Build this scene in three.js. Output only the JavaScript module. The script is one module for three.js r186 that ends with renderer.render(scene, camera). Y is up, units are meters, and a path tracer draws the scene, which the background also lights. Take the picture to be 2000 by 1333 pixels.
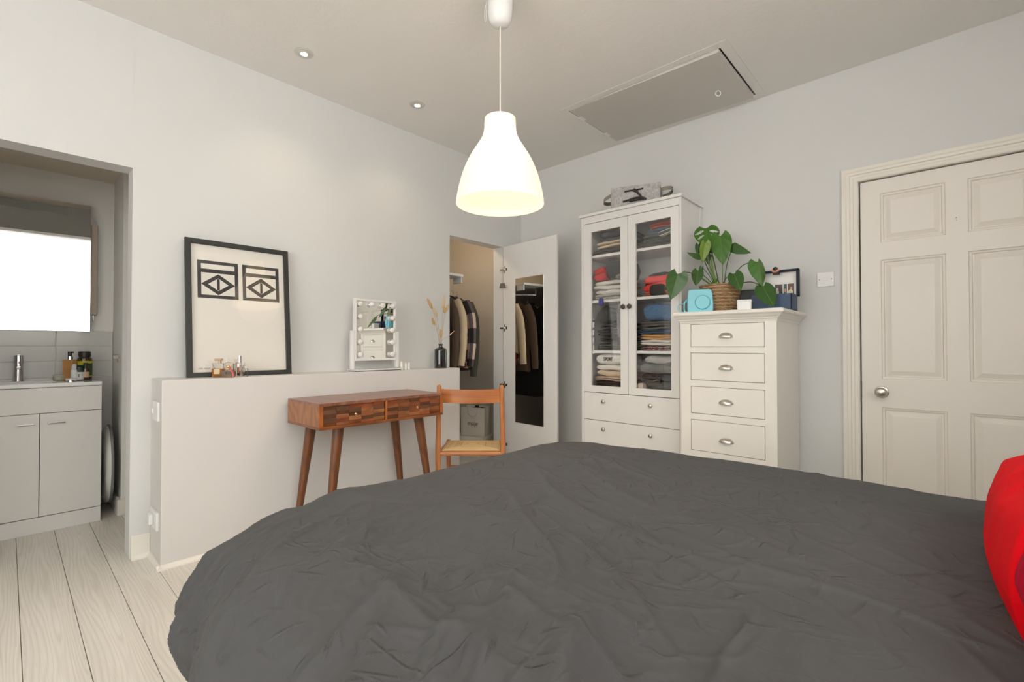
import * as THREE from 'three';
import { RoundedBoxGeometry } from 'three/addons/geometries/RoundedBoxGeometry.js';
import { TextGeometry } from 'three/addons/geometries/TextGeometry.js';
import { FontLoader } from 'three/addons/loaders/FontLoader.js';
import { ImprovedNoise } from 'three/addons/math/ImprovedNoise.js';
import { mergeGeometries, mergeVertices, toCreasedNormals } from 'three/addons/utils/BufferGeometryUtils.js';
import { Brush, Evaluator, SUBTRACTION } from 'three-bvh-csg';

// ---------- camera, sky, exposure ----------
const scene = new THREE.Scene();
const CAM = new THREE.Vector3(2.953, 1.045, 3.311);
const FOCAL = 916, YAW = THREE.MathUtils.degToRad(42.8615), PITCH = Math.atan(11.5 / FOCAL);
const camera = new THREE.PerspectiveCamera(2 * THREE.MathUtils.radToDeg(Math.atan(666.5 / FOCAL)), 2000 / 1333, 0.05, 60);
camera.position.copy(CAM);
const FWD = new THREE.Vector3(-Math.sin(YAW) * Math.cos(PITCH), Math.sin(PITCH), -Math.cos(YAW) * Math.cos(PITCH));
camera.lookAt(CAM.clone().add(FWD));
camera.updateMatrixWorld();
const RIGHT = new THREE.Vector3(Math.cos(YAW), 0, -Math.sin(YAW)), UP = new THREE.Vector3().crossVectors(RIGHT, FWD);
const renderer = new THREE.WebGLRenderer({ antialias: true });
renderer.toneMapping = THREE.LinearToneMapping;
renderer.toneMappingExposure = 1.1;
renderer.shadowMap.enabled = true;
scene.background = new THREE.Color().setRGB(1.0, 0.985, 0.935);   // bright overcast daylight outside the windows
scene.backgroundIntensity = 4.9;
const PENDANT_LIGHT = 1.0, DOWNLIGHT = 0.5, CLOSET_FILL = 0.40;
const ROOM = { X: 3.76, Z: 5.2, H: 2.66 };

// ---------- helpers ----------
let seedState = 1;
const reseed = (n) => { seedState = n >>> 0; };
const rnd = () => { seedState = (seedState + 0x6d2b79f5) | 0; let t = Math.imul(seedState ^ (seedState >>> 15), 1 | seedState); t = (t + Math.imul(t ^ (t >>> 7), 61 | t)) ^ t; return ((t ^ (t >>> 14)) >>> 0) / 4294967296; };
const rr = (a, b) => a + (b - a) * rnd();
const perlin = new ImprovedNoise();
const N3 = (x, y, z) => perlin.noise(x + 31.7, y + 17.3, z + 5.1);
const V = (x, y, z) => new THREE.Vector3(x, y, z);
// a point of the photograph on a known plane of the room (axis x, y or z at a value)
function at(px, py, axis, val) {
  const r = FWD.clone().addScaledVector(RIGHT, (px - 1000) / FOCAL).addScaledVector(UP, -(py - 666.5) / FOCAL);
  return CAM.clone().addScaledVector(r, (val - CAM[axis]) / r[axis]);
}
const merge = (list) => {
  const all = list.map((g) => {
    let q = g.index ? g.toNonIndexed() : g;
    for (const k of Object.keys(q.attributes)) if (!['position', 'normal', 'uv', 'color'].includes(k)) q.deleteAttribute(k);
    if (!q.attributes.uv) q.setAttribute('uv', new THREE.BufferAttribute(new Float32Array(q.attributes.position.count * 2), 2));
    return q;
  });
  return mergeGeometries(all, false);
};
// uv in metres from the dominant normal
function boxUV(g, s = 1, swap = false) {
  const q = g.index ? g.toNonIndexed() : g, p = q.attributes.position, n = q.attributes.normal, uv = new Float32Array(p.count * 2);
  for (let i = 0; i < p.count; i++) {
    const ax = Math.abs(n.getX(i)), ay = Math.abs(n.getY(i)), az = Math.abs(n.getZ(i));
    let u, v;
    if (ax >= ay && ax >= az) { u = p.getZ(i); v = p.getY(i); } else if (ay >= az) { u = p.getZ(i); v = p.getX(i); } else { u = p.getX(i); v = p.getY(i); }
    uv[i * 2] = (swap ? v : u) * s; uv[i * 2 + 1] = (swap ? u : v) * s;
  }
  q.setAttribute('uv', new THREE.BufferAttribute(uv, 2));
  return q;
}
const box = (x0, x1, y0, y1, z0, z1) => new THREE.BoxGeometry(x1 - x0, y1 - y0, z1 - z0).translate((x0 + x1) / 2, (y0 + y1) / 2, (z0 + z1) / 2);
const rbox = (x0, x1, y0, y1, z0, z1, r = 0.003, s = 2) => new RoundedBoxGeometry(x1 - x0, y1 - y0, z1 - z0, s, Math.min(r, (x1 - x0) / 2.01, (y1 - y0) / 2.01, (z1 - z0) / 2.01)).translate((x0 + x1) / 2, (y0 + y1) / 2, (z0 + z1) / 2);
const lathe = (pts, seg = 32) => new THREE.LatheGeometry(pts.map((p) => new THREE.Vector2(p[0], p[1])), seg);
const tube = (pts, r, seg = 24, rad = 8, closed = false) => new THREE.TubeGeometry(new THREE.CatmullRomCurve3(pts, closed), seg, r, rad, closed);
// a rod between two points with two radii
function rod(a, b, r0, r1 = r0, seg = 16) {
  const d = b.clone().sub(a), L = d.length(), g = new THREE.CylinderGeometry(r1, r0, L, seg);
  g.applyQuaternion(new THREE.Quaternion().setFromUnitVectors(V(0, 1, 0), d.normalize()));
  return g.translate((a.x + b.x) / 2, (a.y + b.y) / 2, (a.z + b.z) / 2);
}
const sphere = (r, x, y, z, w = 20, h = 14) => new THREE.SphereGeometry(r, w, h).translate(x, y, z);
const used = {};
const numbered = (name) => { const k = used[name] = (used[name] ?? -1) + 1; return k ? name + '_' + String(k).padStart(3, '0') : name; };
function tag(o, label, category, group, kind) {
  o.userData.label = label; o.userData.category = category;
  if (group) o.userData.group = group;
  if (kind) o.userData.kind = kind;
  return o;
}
function thing(name, label, category, [x, y, z] = [0, 0, 0], turn = 0, group) {
  const o = new THREE.Group(); o.name = numbered(name); o.position.set(x, y, z); o.rotation.y = turn; scene.add(o);
  return tag(o, label, category, group);
}
function part(name, geo, mat, parent, label) {
  const m = new THREE.Mesh(Array.isArray(geo) ? merge(geo) : geo, mat); m.name = name; parent.add(m);
  if (label) m.userData.label = label;
  return m;
}
function solo(name, geo, mat, label, category, group) {
  const m = new THREE.Mesh(Array.isArray(geo) ? merge(geo) : geo, mat); m.name = numbered(name); scene.add(m);
  return tag(m, label, category, group);
}
function struct(name, geo, mat, label, category) {
  const m = new THREE.Mesh(Array.isArray(geo) ? merge(geo) : geo, mat); m.name = name; scene.add(m);
  return tag(m, label, category, null, 'structure');
}
function structGroup(name, label, category, [x, y, z] = [0, 0, 0], turn = 0) {
  const o = new THREE.Group(); o.name = name; o.position.set(x, y, z); o.rotation.y = turn; scene.add(o);
  return tag(o, label, category, null, 'structure');
}
// ---------- textures ----------
function dataTex(w, h, f, srgb = true) {
  const d = new Uint8Array(w * h * 4);
  for (let y = 0; y < h; y++) for (let x = 0; x < w; x++) {
    const c = f(x / w, y / h, x, y), i = (y * w + x) * 4;
    for (let k = 0; k < 3; k++) d[i + k] = Math.max(0, Math.min(255, Array.isArray(c) ? c[k] : c));
    d[i + 3] = 255;
  }
  const t = new THREE.DataTexture(d, w, h); t.wrapS = t.wrapT = THREE.RepeatWrapping; t.magFilter = THREE.LinearFilter; t.minFilter = THREE.LinearMipmapLinearFilter; t.generateMipmaps = true;
  if (srgb) t.colorSpace = THREE.SRGBColorSpace;
  t.needsUpdate = true;
  return t;
}
const hash2 = (i, j, s) => { let h = Math.imul(i * 374761393 + j * 668265263 + s * 2147483, 1274126177); h ^= h >>> 13; h = Math.imul(h, 1103515245); return ((h ^ (h >>> 16)) >>> 0) / 4294967296; };
// value noise that repeats on the unit square with nx by ny cells
function tileNoise(u, v, nx, ny, s) {
  const x = u * nx, y = v * ny, i = Math.floor(x), j = Math.floor(y), a = x - i, b = y - j, q = a * a * (3 - 2 * a), w = b * b * (3 - 2 * b), m = (k, n) => ((k % n) + n) % n;
  const g = (p, r) => hash2(m(p, nx), m(r, ny), s);
  return (g(i, j) * (1 - q) + g(i + 1, j) * q) * (1 - w) + (g(i, j + 1) * (1 - q) + g(i + 1, j + 1) * q) * w;
}
const mixc = (a, b, t) => [0, 1, 2].map((k) => a[k] + (b[k] - a[k]) * t);
// wood: grain along v
function woodTex(light, dark, seed, cells = 10, contrast = 1) {
  return dataTex(512, 512, (u, v) => {
    const warp = tileNoise(u, v, 4, 3, seed) * 0.5 + tileNoise(u, v, 9, 4, seed + 1) * 0.2;
    const ring = 0.5 + 0.5 * Math.sin((u * cells + warp * 3.2) * Math.PI * 2);
    const fine = tileNoise(u, v, 170, 7, seed + 2), fine2 = tileNoise(u, v, 80, 3, seed + 3), blot = tileNoise(u, v, 3, 2, seed + 4);
    const t = (ring * 0.35 + fine * 0.3 + fine2 * 0.25 + blot * 0.35 - 0.1) * contrast;
    return mixc(light, dark, Math.max(0, Math.min(1, t)));
  });
}
const std = (o) => new THREE.MeshStandardMaterial(o);
const phys = (o) => new THREE.MeshPhysicalMaterial(o);
const lin = (r, g, b) => new THREE.Color().setRGB(r, g, b);
const plasterBump = dataTex(512, 512, (u, v) => 128 + 60 * (tileNoise(u, v, 12, 12, 3) - 0.5) + 70 * (tileNoise(u, v, 60, 60, 4) - 0.5) + 50 * (tileNoise(u, v, 200, 200, 5) - 0.5), false);
const clothBump = dataTex(512, 512, (u, v) => 128 + 90 * (tileNoise(u, v, 256, 64, 7) - 0.5) + 90 * (tileNoise(u, v, 64, 256, 8) - 0.5), false);
const M = {
  wall: std({ color: lin(0.685, 0.685, 0.672), roughness: 0.75, bumpMap: plasterBump, bumpScale: 0.0006 }),
  wallBounce: std({ color: lin(0.85, 0.85, 0.84), roughness: 0.8 }),  // unseen walls, made lighter than the others to bounce more light
  ceiling: std({ color: lin(0.82, 0.80, 0.77), roughness: 0.85, bumpMap: plasterBump, bumpScale: 0.0012 }),
  ledge: std({ color: lin(0.68, 0.655, 0.635), roughness: 0.55 }),
  trim: std({ color: lin(0.81, 0.77, 0.70), roughness: 0.4 }),
  doorPaint: std({ color: lin(0.80, 0.755, 0.69), roughness: 0.4 }),
  closetWall: std({ color: lin(0.66, 0.61, 0.55), roughness: 0.8 }),
  cabinet: std({ color: lin(0.78, 0.765, 0.745), roughness: 0.35 }),
  chest: std({ color: lin(0.83, 0.80, 0.745), roughness: 0.35 }),
  vanity: std({ color: lin(0.74, 0.72, 0.69), roughness: 0.3 }),
  ceramic: phys({ color: lin(0.82, 0.82, 0.81), roughness: 0.12, clearcoat: 0.6 }),
  tile: phys({ color: lin(0.66, 0.655, 0.635), roughness: 0.15, clearcoat: 0.3 }),
  grout: std({ color: lin(0.80, 0.77, 0.70), roughness: 0.9 }),
  chrome: std({ color: lin(0.75, 0.75, 0.76), metalness: 1, roughness: 0.12 }),
  nickel: std({ color: lin(0.56, 0.53, 0.49), metalness: 1, roughness: 0.3 }),
  darkMetal: std({ color: lin(0.12, 0.11, 0.10), metalness: 0.9, roughness: 0.35 }),
  brass: std({ color: lin(0.75, 0.58, 0.32), metalness: 1, roughness: 0.25 }),
  mirror: std({ color: lin(0.92, 0.93, 0.92), metalness: 1, roughness: 0.0 }),
  glass: phys({ color: 0xffffff, roughness: 0, transmission: 1, thickness: 0, ior: 1.5 }),
  gap: std({ color: lin(0.05, 0.04, 0.03), roughness: 1 }),
  white: std({ color: lin(0.80, 0.80, 0.79), roughness: 0.35 }),
  black: std({ color: lin(0.012, 0.012, 0.012), roughness: 0.45 }),
};
const font = await new FontLoader().loadAsync('fonts/droid/droid_sans_regular.typeface.json');
const fontBold = await new FontLoader().loadAsync('fonts/droid/droid_sans_bold.typeface.json');
// ================= the room =================
const { X, Z, H } = ROOM, DOOR_Z = 2.893, CL0 = 0.25, CL1 = 0.872;
// floor: pale laminate planks laid along x
{
  const floor = structGroup('floor', 'pale whitewashed wood-effect plank floor', 'floor');
  part('underlay', box(-1.3, X, -0.1, -0.0085, -0.05, Z), std({ color: lin(0.50, 0.34, 0.23), roughness: 1 }), floor);
  const maps = [11, 23, 37].map((s) => dataTex(512, 1024, (u, v) => {
    const w = tileNoise(u, v, 3, 2, s) * 0.9 + tileNoise(u, v, 6, 5, s + 1) * 0.35;
    const ring = Math.pow(0.5 + 0.5 * Math.sin((Math.abs(u - 0.5) * 7 + w * 5) * Math.PI * 2), 2), fine = tileNoise(u, v, 120, 12, s + 2), bl = tileNoise(u, v, 2, 3, s + 5);
    const t = ring * 0.24 + fine * 0.26 + bl * 0.35;
    return mixc([240, 235, 226], [198, 190, 178], Math.min(1, t));
  }));
  const mats = maps.map((m) => std({ map: m, roughness: 0.38 }));
  reseed(5);
  const W = 0.15, g0 = 0.0018;
  for (let k = -19; k <= 16; k++) {
    const z0 = 2.817 + k * W, cut = [-1.25];
    let x = 1.55 + rr(0, 1.1); cut.push(x); cut.push(X);
    for (let c = 0; c < cut.length - 1; c++) {
      const a = cut[c] + g0 / 2, b = Math.min(cut[c + 1] - g0 / 2, X), za = Math.max(z0 + g0 / 2, 0), zb = Math.min(z0 + W - g0 / 2, Z);
      if (b - a < 0.05 || zb - za < 0.01) continue;
      const g = new RoundedBoxGeometry(b - a, 0.008, zb - za, 1, 0.0012).translate((a + b) / 2, -0.004, (za + zb) / 2), p = g.attributes.position, uv = g.attributes.uv, o = rnd();
      for (let i = 0; i < p.count; i++) uv.setXY(i, (p.getZ(i) - za) / W, p.getX(i) / 1.4 + o);
      part('plank', g, mats[Math.floor(rnd() * 3)], floor);
    }
  }
}
// walls
struct('wall_left', [
  box(-0.12, 0, 0, H, -0.06, CL0), box(-0.12, 0, 1.953, H, CL0, CL1), box(-0.12, 0, 0, H, CL1, DOOR_Z),
  box(-0.12, 0.0012, 1.933, H, DOOR_Z, 3.75), box(-0.12, 0, 0, H, 3.75, Z)].map((g) => boxUV(g)), M.wall, 'white painted wall with a bathroom doorway and a closet opening', 'wall');
struct('wall_back', [
  box(-1.3, 2.582, 0, H, -0.06, 0), box(2.582, 3.37, 1.996, H, -0.06, 0), box(3.37, X + 0.14, 0, H, -0.06, 0), box(-1.3, X + 0.14, -0.1, H, -0.2, -0.06)].map((g) => boxUV(g)), M.wall, 'white painted wall behind the glazed cabinet with a panelled door', 'wall');
const WZ0 = 1.8, WZ1 = 3.9, WY0 = 1.18, WY1 = 2.6;
struct('wall_right', [box(X, X + 0.14, 0, WY0, 0, Z), box(X, X + 0.14, WY1, H, 0, Z), box(X, X + 0.14, WY0, WY1, 0, WZ0), box(X, X + 0.14, WY0, WY1, WZ1, Z)].map((g) => boxUV(g)), M.wallBounce, 'white painted wall, lightened for bounce light, at the head of the bed with a wide window', 'wall');
const VX0 = 1.15, VX1 = 3.6, VY0 = 0.7, VY1 = 2.5;
struct('wall_front', [box(-1.3, X + 0.14, 0, VY0, Z, Z + 0.14), box(-1.3, X + 0.14, VY1, H, Z, Z + 0.14), box(-1.3, VX0, VY0, VY1, Z, Z + 0.14), box(VX1, X + 0.14, VY0, VY1, Z, Z + 0.14)].map((g) => boxUV(g)), M.wallBounce, 'white painted wall behind the camera, lightened for bounce light, with an added window', 'wall');
// windows out of view; the front one is added to light the back wall
function windowUnit(name, label, axis, pos, a0, a1, y0, y1, bars) {
  const w = structGroup(name, label, 'window'), B = (p, q, r, s, d0, d1) => (axis === 'x' ? box(pos + d0, pos + d1, r, s, p, q) : box(p, q, r, s, pos + d0, pos + d1));
  part('window_frame', [B(a0, a1, y0, y0 + 0.045, 0.03, 0.1), B(a0, a1, y1 - 0.045, y1, 0.03, 0.1), B(a0, a0 + 0.045, y0, y1, 0.03, 0.1), B(a1 - 0.045, a1, y0, y1, 0.03, 0.1), ...bars.map((b) => B(b - 0.02, b + 0.02, y0, y1, 0.04, 0.09))], M.white, w);
  const edges = [a0 + 0.045, ...bars.flatMap((b) => [b - 0.02, b + 0.02]), a1 - 0.045];
  for (let i = 0; i < edges.length; i += 2) part('pane', B(edges[i], edges[i + 1], y0 + 0.045, y1 - 0.045, 0.062, 0.066), M.glass, w);
  part('window_sill', B(a0 - 0.03, a1 + 0.03, y0 - 0.03, y0, -0.06, 0.03), M.white, w);
}
windowUnit('window_1', 'wide bright window over the head of the bed, seen in the bathroom mirror', 'x', X, WZ0, WZ1, WY0, WY1, [2.4]);
windowUnit('window_2', 'unseen window added behind the camera to light the back wall', 'z', Z, VX0, VX1, VY0, VY1, [2.35]);
// ceiling with the loft hatch opening
const HX0 = 1.068, HX1 = 2.07, HZ0 = 0.068, HZ1 = 0.71;
struct('ceiling', [box(-1.4, HX0, H, H + 0.2, -0.2, Z + 0.14), box(HX1, X + 0.14, H, H + 0.2, -0.2, Z + 0.14), box(HX0, HX1, H, H + 0.2, -0.2, HZ0), box(HX0, HX1, H, H + 0.2, HZ1, Z + 0.14), box(HX0, HX1, H + 0.12, H + 0.2, HZ0, HZ1)].map((g) => boxUV(g)), M.ceiling, 'off-white plaster ceiling', 'ceiling');
// low boxed ledge wall in front of the left wall
const LX = 0.245, LY = 0.886, LZ0 = 0.974, LZ1 = 2.812;
struct('wall_ledge', boxUV(rbox(0, LX, 0, LY, LZ0, LZ1, 0.004)), M.ledge, 'low white boxed-in ledge wall behind the desk', 'wall');
// baseboards and beading
{
  const bead = (x0, z0, x1, z1, nx, nz) => {   // quarter-round strip along a wall foot, mitred by overlap
    const s = new THREE.Shape(); s.moveTo(0, 0); s.lineTo(0.017, 0); s.lineTo(0.016, 0.006); s.lineTo(0.005, 0.02); s.lineTo(0, 0.021);
    const L = Math.hypot(x1 - x0, z1 - z0), g = new THREE.ExtrudeGeometry(s, { depth: L, bevelEnabled: false });
    const dir = V((x1 - x0) / L, 0, (z1 - z0) / L), out = V(nx, 0, nz);
    const right = new THREE.Matrix4().makeBasis(out, V(0, 1, 0), dir).setPosition(x0, 0, z0);
    g.applyMatrix4(right);
    if (right.determinant() < 0) { const a = g.index ? g.toNonIndexed() : g, p = a.attributes.position; for (let i = 0; i < p.count; i += 3) for (let k = 0; k < 3; k++) { const t = p.array[(i + 1) * 3 + k]; p.array[(i + 1) * 3 + k] = p.array[(i + 2) * 3 + k]; p.array[(i + 2) * 3 + k] = t; } a.computeVertexNormals(); return a; }
    return g;
  };
  const bl = structGroup('baseboard_left', 'white skirting board and floor beading between the bathroom doorway and the ledge wall', 'skirting board');
  part('board', rbox(0, 0.014, 0, 0.115, LZ1 + 0.001, DOOR_Z - 0.004, 0.003), M.trim, bl);
  part('groove_strip', rbox(0.012, 0.0165, 0.0, 0.09, LZ1 + 0.001, DOOR_Z - 0.004, 0.002), M.trim, bl);
  part('beading', [bead(0.0165, LZ1 + 0.0, 0.0165, DOOR_Z - 0.004, 1, 0), bead(0, LZ1, LX + 0.017, LZ1, 0, 1), bead(LX, LZ0, LX, LZ1 + 0.017, 1, 0)], M.trim, bl);
  const bb = structGroup('baseboard_back', 'white skirting board along the wall with the panelled door', 'skirting board');
  part('board', [rbox(0.7, 0.9, 0, 0.12, 0, 0.016, 0.004), rbox(2.30, 2.5, 0, 0.12, 0, 0.016, 0.004)], M.trim, bb);
  const bw = structGroup('baseboard_bathroom', 'pale skirting block at the foot of the boxed pipes in the bathroom', 'skirting board');
  part('board', [rbox(-0.82, -0.803, 0, 0.1, 2.4, 2.838, 0.002), rbox(-1.19, -0.8205, 0, 0.1, 2.822, 2.8375, 0.002)], M.trim, bw);
}
// closet and bathroom shells
struct('wall_closet', [box(-1.3, -1.15, 0, 2.45, 0, 2.3), box(-1.15, -0.12, 0, 2.45, 2.2, 2.3), box(-1.3, -0.12, 2.3, 2.45, 0, 2.3), box(-1.15, -0.12, 0.0, 2.3, 0, 0.004)], M.closetWall, 'beige inside walls of the open closet', 'wall');
struct('wall_bathroom', [box(-1.3, -1.2, 0, 2.45, 2.3, 4.6), box(-1.3, -0.12, 0, 2.45, 4.5, 4.6), box(-1.2, -0.82, 0, 2.16, 2.3, 2.82)], std({ color: lin(0.80, 0.785, 0.75), roughness: 0.6 }), 'grey-white bathroom walls beyond the doorway', 'wall');
struct('ceiling_bathroom', box(-1.3, -0.12, 2.155, 2.3, 2.3, 4.6), std({ color: lin(0.72, 0.64, 0.54), roughness: 0.8 }), 'low white bathroom ceiling with the tan of its shade in its colour', 'ceiling');  // white ceiling; the tan of its shade is put into the base colour
{
  const wt = structGroup('wall_tiles', 'pale glazed splashback tiles under the bathroom mirror', 'tiles');
  part('grout_bed', box(-1.2, -1.196, 0.02, 1.152, 2.822, 3.72), M.grout, wt);
  const rows = [[0.851, 0.950], [0.954, 1.047], [1.051, 1.149]], cols = [[2.824, 3.096], [3.1, 3.396], [3.4, 3.696]];
  for (const [y0, y1] of rows) for (const [z0, z1] of cols) part('tile', rbox(-1.199, -1.19, y0, y1, z0, z1, 0.0015, 1), M.tile, wt);
  for (const [y0, y1] of [[0.03, 0.43], [0.434, 0.847]]) part('tile', rbox(-1.199, -1.19, y0, y1, 2.824, 3.696, 0.0015, 1), M.tile, wt);
}
// panelled bedroom door and its architrave
{
  const d = structGroup('door_1', 'cream six-panel wooden door with a metal knob', 'door');
  const x0 = 2.5945, x1 = 3.358, y0 = 0.006, y1 = 1.984, zb = -0.052, zf = -0.012;
  const cols = [[2.684, 2.952], [3.036, 3.27]], rows = [[0.2, 0.708], [0.866, 1.532], [1.630, 1.905]];
  // stiles and rails around six openings
  const xs = [x0, cols[0][0], cols[0][1], cols[1][0], cols[1][1], x1], ys = [y0, ...rows.flat(), y1], solid = [];
  for (const i of [0, 2, 4]) solid.push(box(xs[i], xs[i + 1], y0, y1, zb, zf));
  for (const i of [1, 3]) for (let j = 0; j < ys.length - 1; j += 2) solid.push(box(xs[i], xs[i + 1], ys[j], ys[j + 1], zb, zf));
  part('rails', solid, M.doorPaint, d);
  for (const [a, b] of cols) for (const [c, e] of rows) {
    const ring = (i0, z0, i1, z1) => {   // sloped frame between two nested rectangles
      const P = (i, z) => [[a + i, c + i, z], [b - i, c + i, z], [b - i, e - i, z], [a + i, e - i, z]], o = P(i0, z0), n = P(i1, z1), v = [];
      for (let k = 0; k < 4; k++) { const m = (k + 1) % 4; v.push(...o[k], ...o[m], ...n[m], ...o[k], ...n[m], ...n[k]); }
      const g = new THREE.BufferGeometry(); g.setAttribute('position', new THREE.Float32BufferAttribute(v, 3)); g.computeVertexNormals(); return g;
    };
    part('panel', [ring(0, zf, 0.003, zf - 0.006), ring(0.003, zf - 0.006, 0.012, zf - 0.008), ring(0.012, zf - 0.008, 0.016, zf - 0.016), ring(0.016, zf - 0.016, 0.021, zf - 0.016), ring(0.021, zf - 0.016, 0.045, zf - 0.007), box(a + 0.0449, b - 0.0449, c + 0.0449, e - 0.0449, zb + 0.01, zf - 0.007)], M.doorPaint, d);
  }
  const k = part('knob', lathe([[0, 0], [0.026, 0], [0.027, 0.004], [0.012, 0.008], [0.010, 0.022], [0.014, 0.03], [0.024, 0.036], [0.0285, 0.046], [0.027, 0.056], [0.018, 0.063], [0, 0.065]], 28).rotateX(Math.PI / 2).translate(2.683, 0.793, zf), M.nickel, d, 'brushed metal door knob');
  part('rose', lathe([[0.032, 0], [0.033, 0.002], [0.03, 0.005], [0.02, 0.006], [0, 0.006]], 28).rotateX(Math.PI / 2).translate(2.683, 0.793, zf), M.nickel, k);
  part('strike_plate', box(2.586, 2.592, 0.755, 0.845, -0.03, -0.008), M.darkMetal, d, 'dark metal latch plate');
  part('hook_scar', [sphere(0.0028, 2.993, 1.712, zf), sphere(0.002, 2.993, 1.698, zf)], std({ color: lin(0.5, 0.45, 0.38), roughness: 0.8 }), d);
  const t = structGroup('trim_1', 'moulded cream architrave around the panelled door', 'architrave');
  const prof = [[0, 0], [0, 0.012], [0.006, 0.015], [0.02, 0.015], [0.024, 0.011], [0.036, 0.011], [0.04, 0.018], [0.052, 0.020], [0.058, 0.024], [0.074, 0.024], [0.078, 0.020], [0.078, 0]];
  const L = 2.586, R = 3.366, T = 1.99, v = [];
  const line = (w, h) => [[L - w, 0, h], [L - w, T + w, h], [R + w, T + w, h], [R + w, 0, h]];
  for (let i = 0; i < prof.length - 1; i++) {
    const p = line(prof[i][0], prof[i][1]), q = line(prof[i + 1][0], prof[i + 1][1]);
    for (let k2 = 0; k2 < 3; k2++) v.push(...p[k2], ...q[k2], ...q[k2 + 1], ...p[k2], ...q[k2 + 1], ...p[k2 + 1]);
  }
  const g = new THREE.BufferGeometry(); g.setAttribute('position', new THREE.Float32BufferAttribute(v, 3));
  { const a = g.attributes.position.array; for (let i = 0; i < a.length; i += 9) for (let k3 = 0; k3 < 3; k3++) { const s = a[i + 3 + k3]; a[i + 3 + k3] = a[i + 6 + k3]; a[i + 6 + k3] = s; } }
  g.computeVertexNormals();
  part('moulding', g, M.trim, t);
  part('door_lining', [box(2.582, 2.5875, 0, 1.996, -0.06, 0), box(3.3645, 3.37, 0, 1.996, -0.06, 0), box(2.582, 3.37, 1.9895, 1.996, -0.06, 0)], M.trim, t);
}
// closet door, opened into the room, with a long mirror on its inner face
const HINGE = V(0.012, 0, 0.262), LEAF_TURN = -Math.atan2(0.05, 0.591);
{
  const d = structGroup('door_2', 'open white flush closet door with a long mirror on its inside', 'door', [HINGE.x, 0, HINGE.z], LEAF_TURN);
  part('door_leaf', rbox(0.002, 0.655, 0.012, 1.949, -0.02, 0, 0.002), M.cabinet, d);
  part('mirror', rbox(0.168, 0.511, 0.387, 1.644, 0.0003, 0.004, 0.001), M.mirror, d, 'long frameless mirror');
  for (const y of [0.175, 0.705, 1.215, 1.741]) {
    const h = part('hinge', [rbox(0.018, 0.034, y - 0.03, y + 0.03, 0, 0.002, 0.001), rbox(0.018, 0.062, y - 0.012, y + 0.012, 0, 0.0025, 0.001), rbox(-0.03, 0.03, y - 0.008, y + 0.008, 0.003, 0.013, 0.003)], M.chrome, d, 'chrome sprung hinge');
    part('hinge_pin', rbox(0.044, 0.056, y - 0.012, y + 0.012, 0.0026, 0.006, 0.001), M.darkMetal, h);
  }
}
// loft hatch
{
  const h = thing('loft_hatch', 'white loft hatch panel hanging slightly open in the ceiling', 'hatch', [HX0, H, (HZ0 + HZ1) / 2]);
  const w = HX1 - HX0, dz = HZ1 - HZ0, t = 0.002, f = 0.05, fr = [];
  for (const [a, b, c, e] of [[-f, w + f, -dz / 2 - f + 0.0, -dz / 2], [-f, w + f, dz / 2, dz / 2 + f], [-f, 0, -dz / 2, dz / 2], [w, w + f, -dz / 2, dz / 2]]) fr.push(box(a, b, -t, 0.0005, c, e));
  part('hatch_frame', fr, M.ceiling, h);
  const pg = rbox(0.004, w - 0.010, 0, 0.02, -dz / 2 + 0.004, dz / 2 - 0.004, 0.001).rotateZ(-0.0195).translate(0, 0.0, 0);
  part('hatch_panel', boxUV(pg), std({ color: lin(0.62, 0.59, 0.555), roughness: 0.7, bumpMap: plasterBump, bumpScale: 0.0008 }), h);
  for (const z of [-0.16, 0.17]) part('hinge', [box(-0.03, 0.02, -0.004, -0.0005, z - 0.03, z + 0.03), rod(V(-0.001, -0.005, z - 0.03), V(-0.001, -0.005, z + 0.03), 0.004)], M.ceiling, h);
  const r = part('ring_pull', new THREE.TorusGeometry(0.016, 0.0035, 8, 24).rotateY(0.7).translate(w - 0.15, -0.035, -0.08), M.white, h, 'small white ring pull');
  part('screw_eye', rod(V(w - 0.15, -0.02, -0.08), V(w - 0.15, -0.0125, -0.08), 0.004), M.white, r);
}
// recessed ceiling lamps
function downlight(x, z, label) {
  const t = thing('downlight', label, 'ceiling light', [x, H, z], 0, 'recessed ceiling lamps');
  part('trim_ring', lathe([[0.030, -0.004], [0.046, -0.004], [0.049, -0.002], [0.05, 0], [0.03, 0]], 40), std({ color: lin(0.62, 0.62, 0.58), roughness: 0.4 }), t);
  part('inner_ring', lathe([[0.0185, -0.0065], [0.028, -0.0065], [0.0295, -0.005], [0.0295, -0.001], [0.0185, -0.001]], 40), std({ color: lin(0.70, 0.66, 0.58), roughness: 0.4 }), t);
  part('lamp', new THREE.CylinderGeometry(0.0185, 0.0185, 0.004, 28).translate(0, -0.0045, 0), std({ color: 0xffffff, emissive: lin(1, 0.85, 0.66), emissiveIntensity: 6 }), t);
  const s = new THREE.SpotLight(lin(1, 0.80, 0.58), DOWNLIGHT, 0, 1.0, 0.8, 2); s.position.set(x, H - 0.02, z); s.target.position.set(x, 0, z); s.castShadow = true; s.shadow.radius = 1; scene.add(s, s.target);
}
downlight(0.377, 2.214, 'lit recessed ceiling lamp above the framed poster');
downlight(0.377, 1.463, 'lit recessed ceiling lamp nearer the closet, above the round-bulb mirror');
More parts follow.
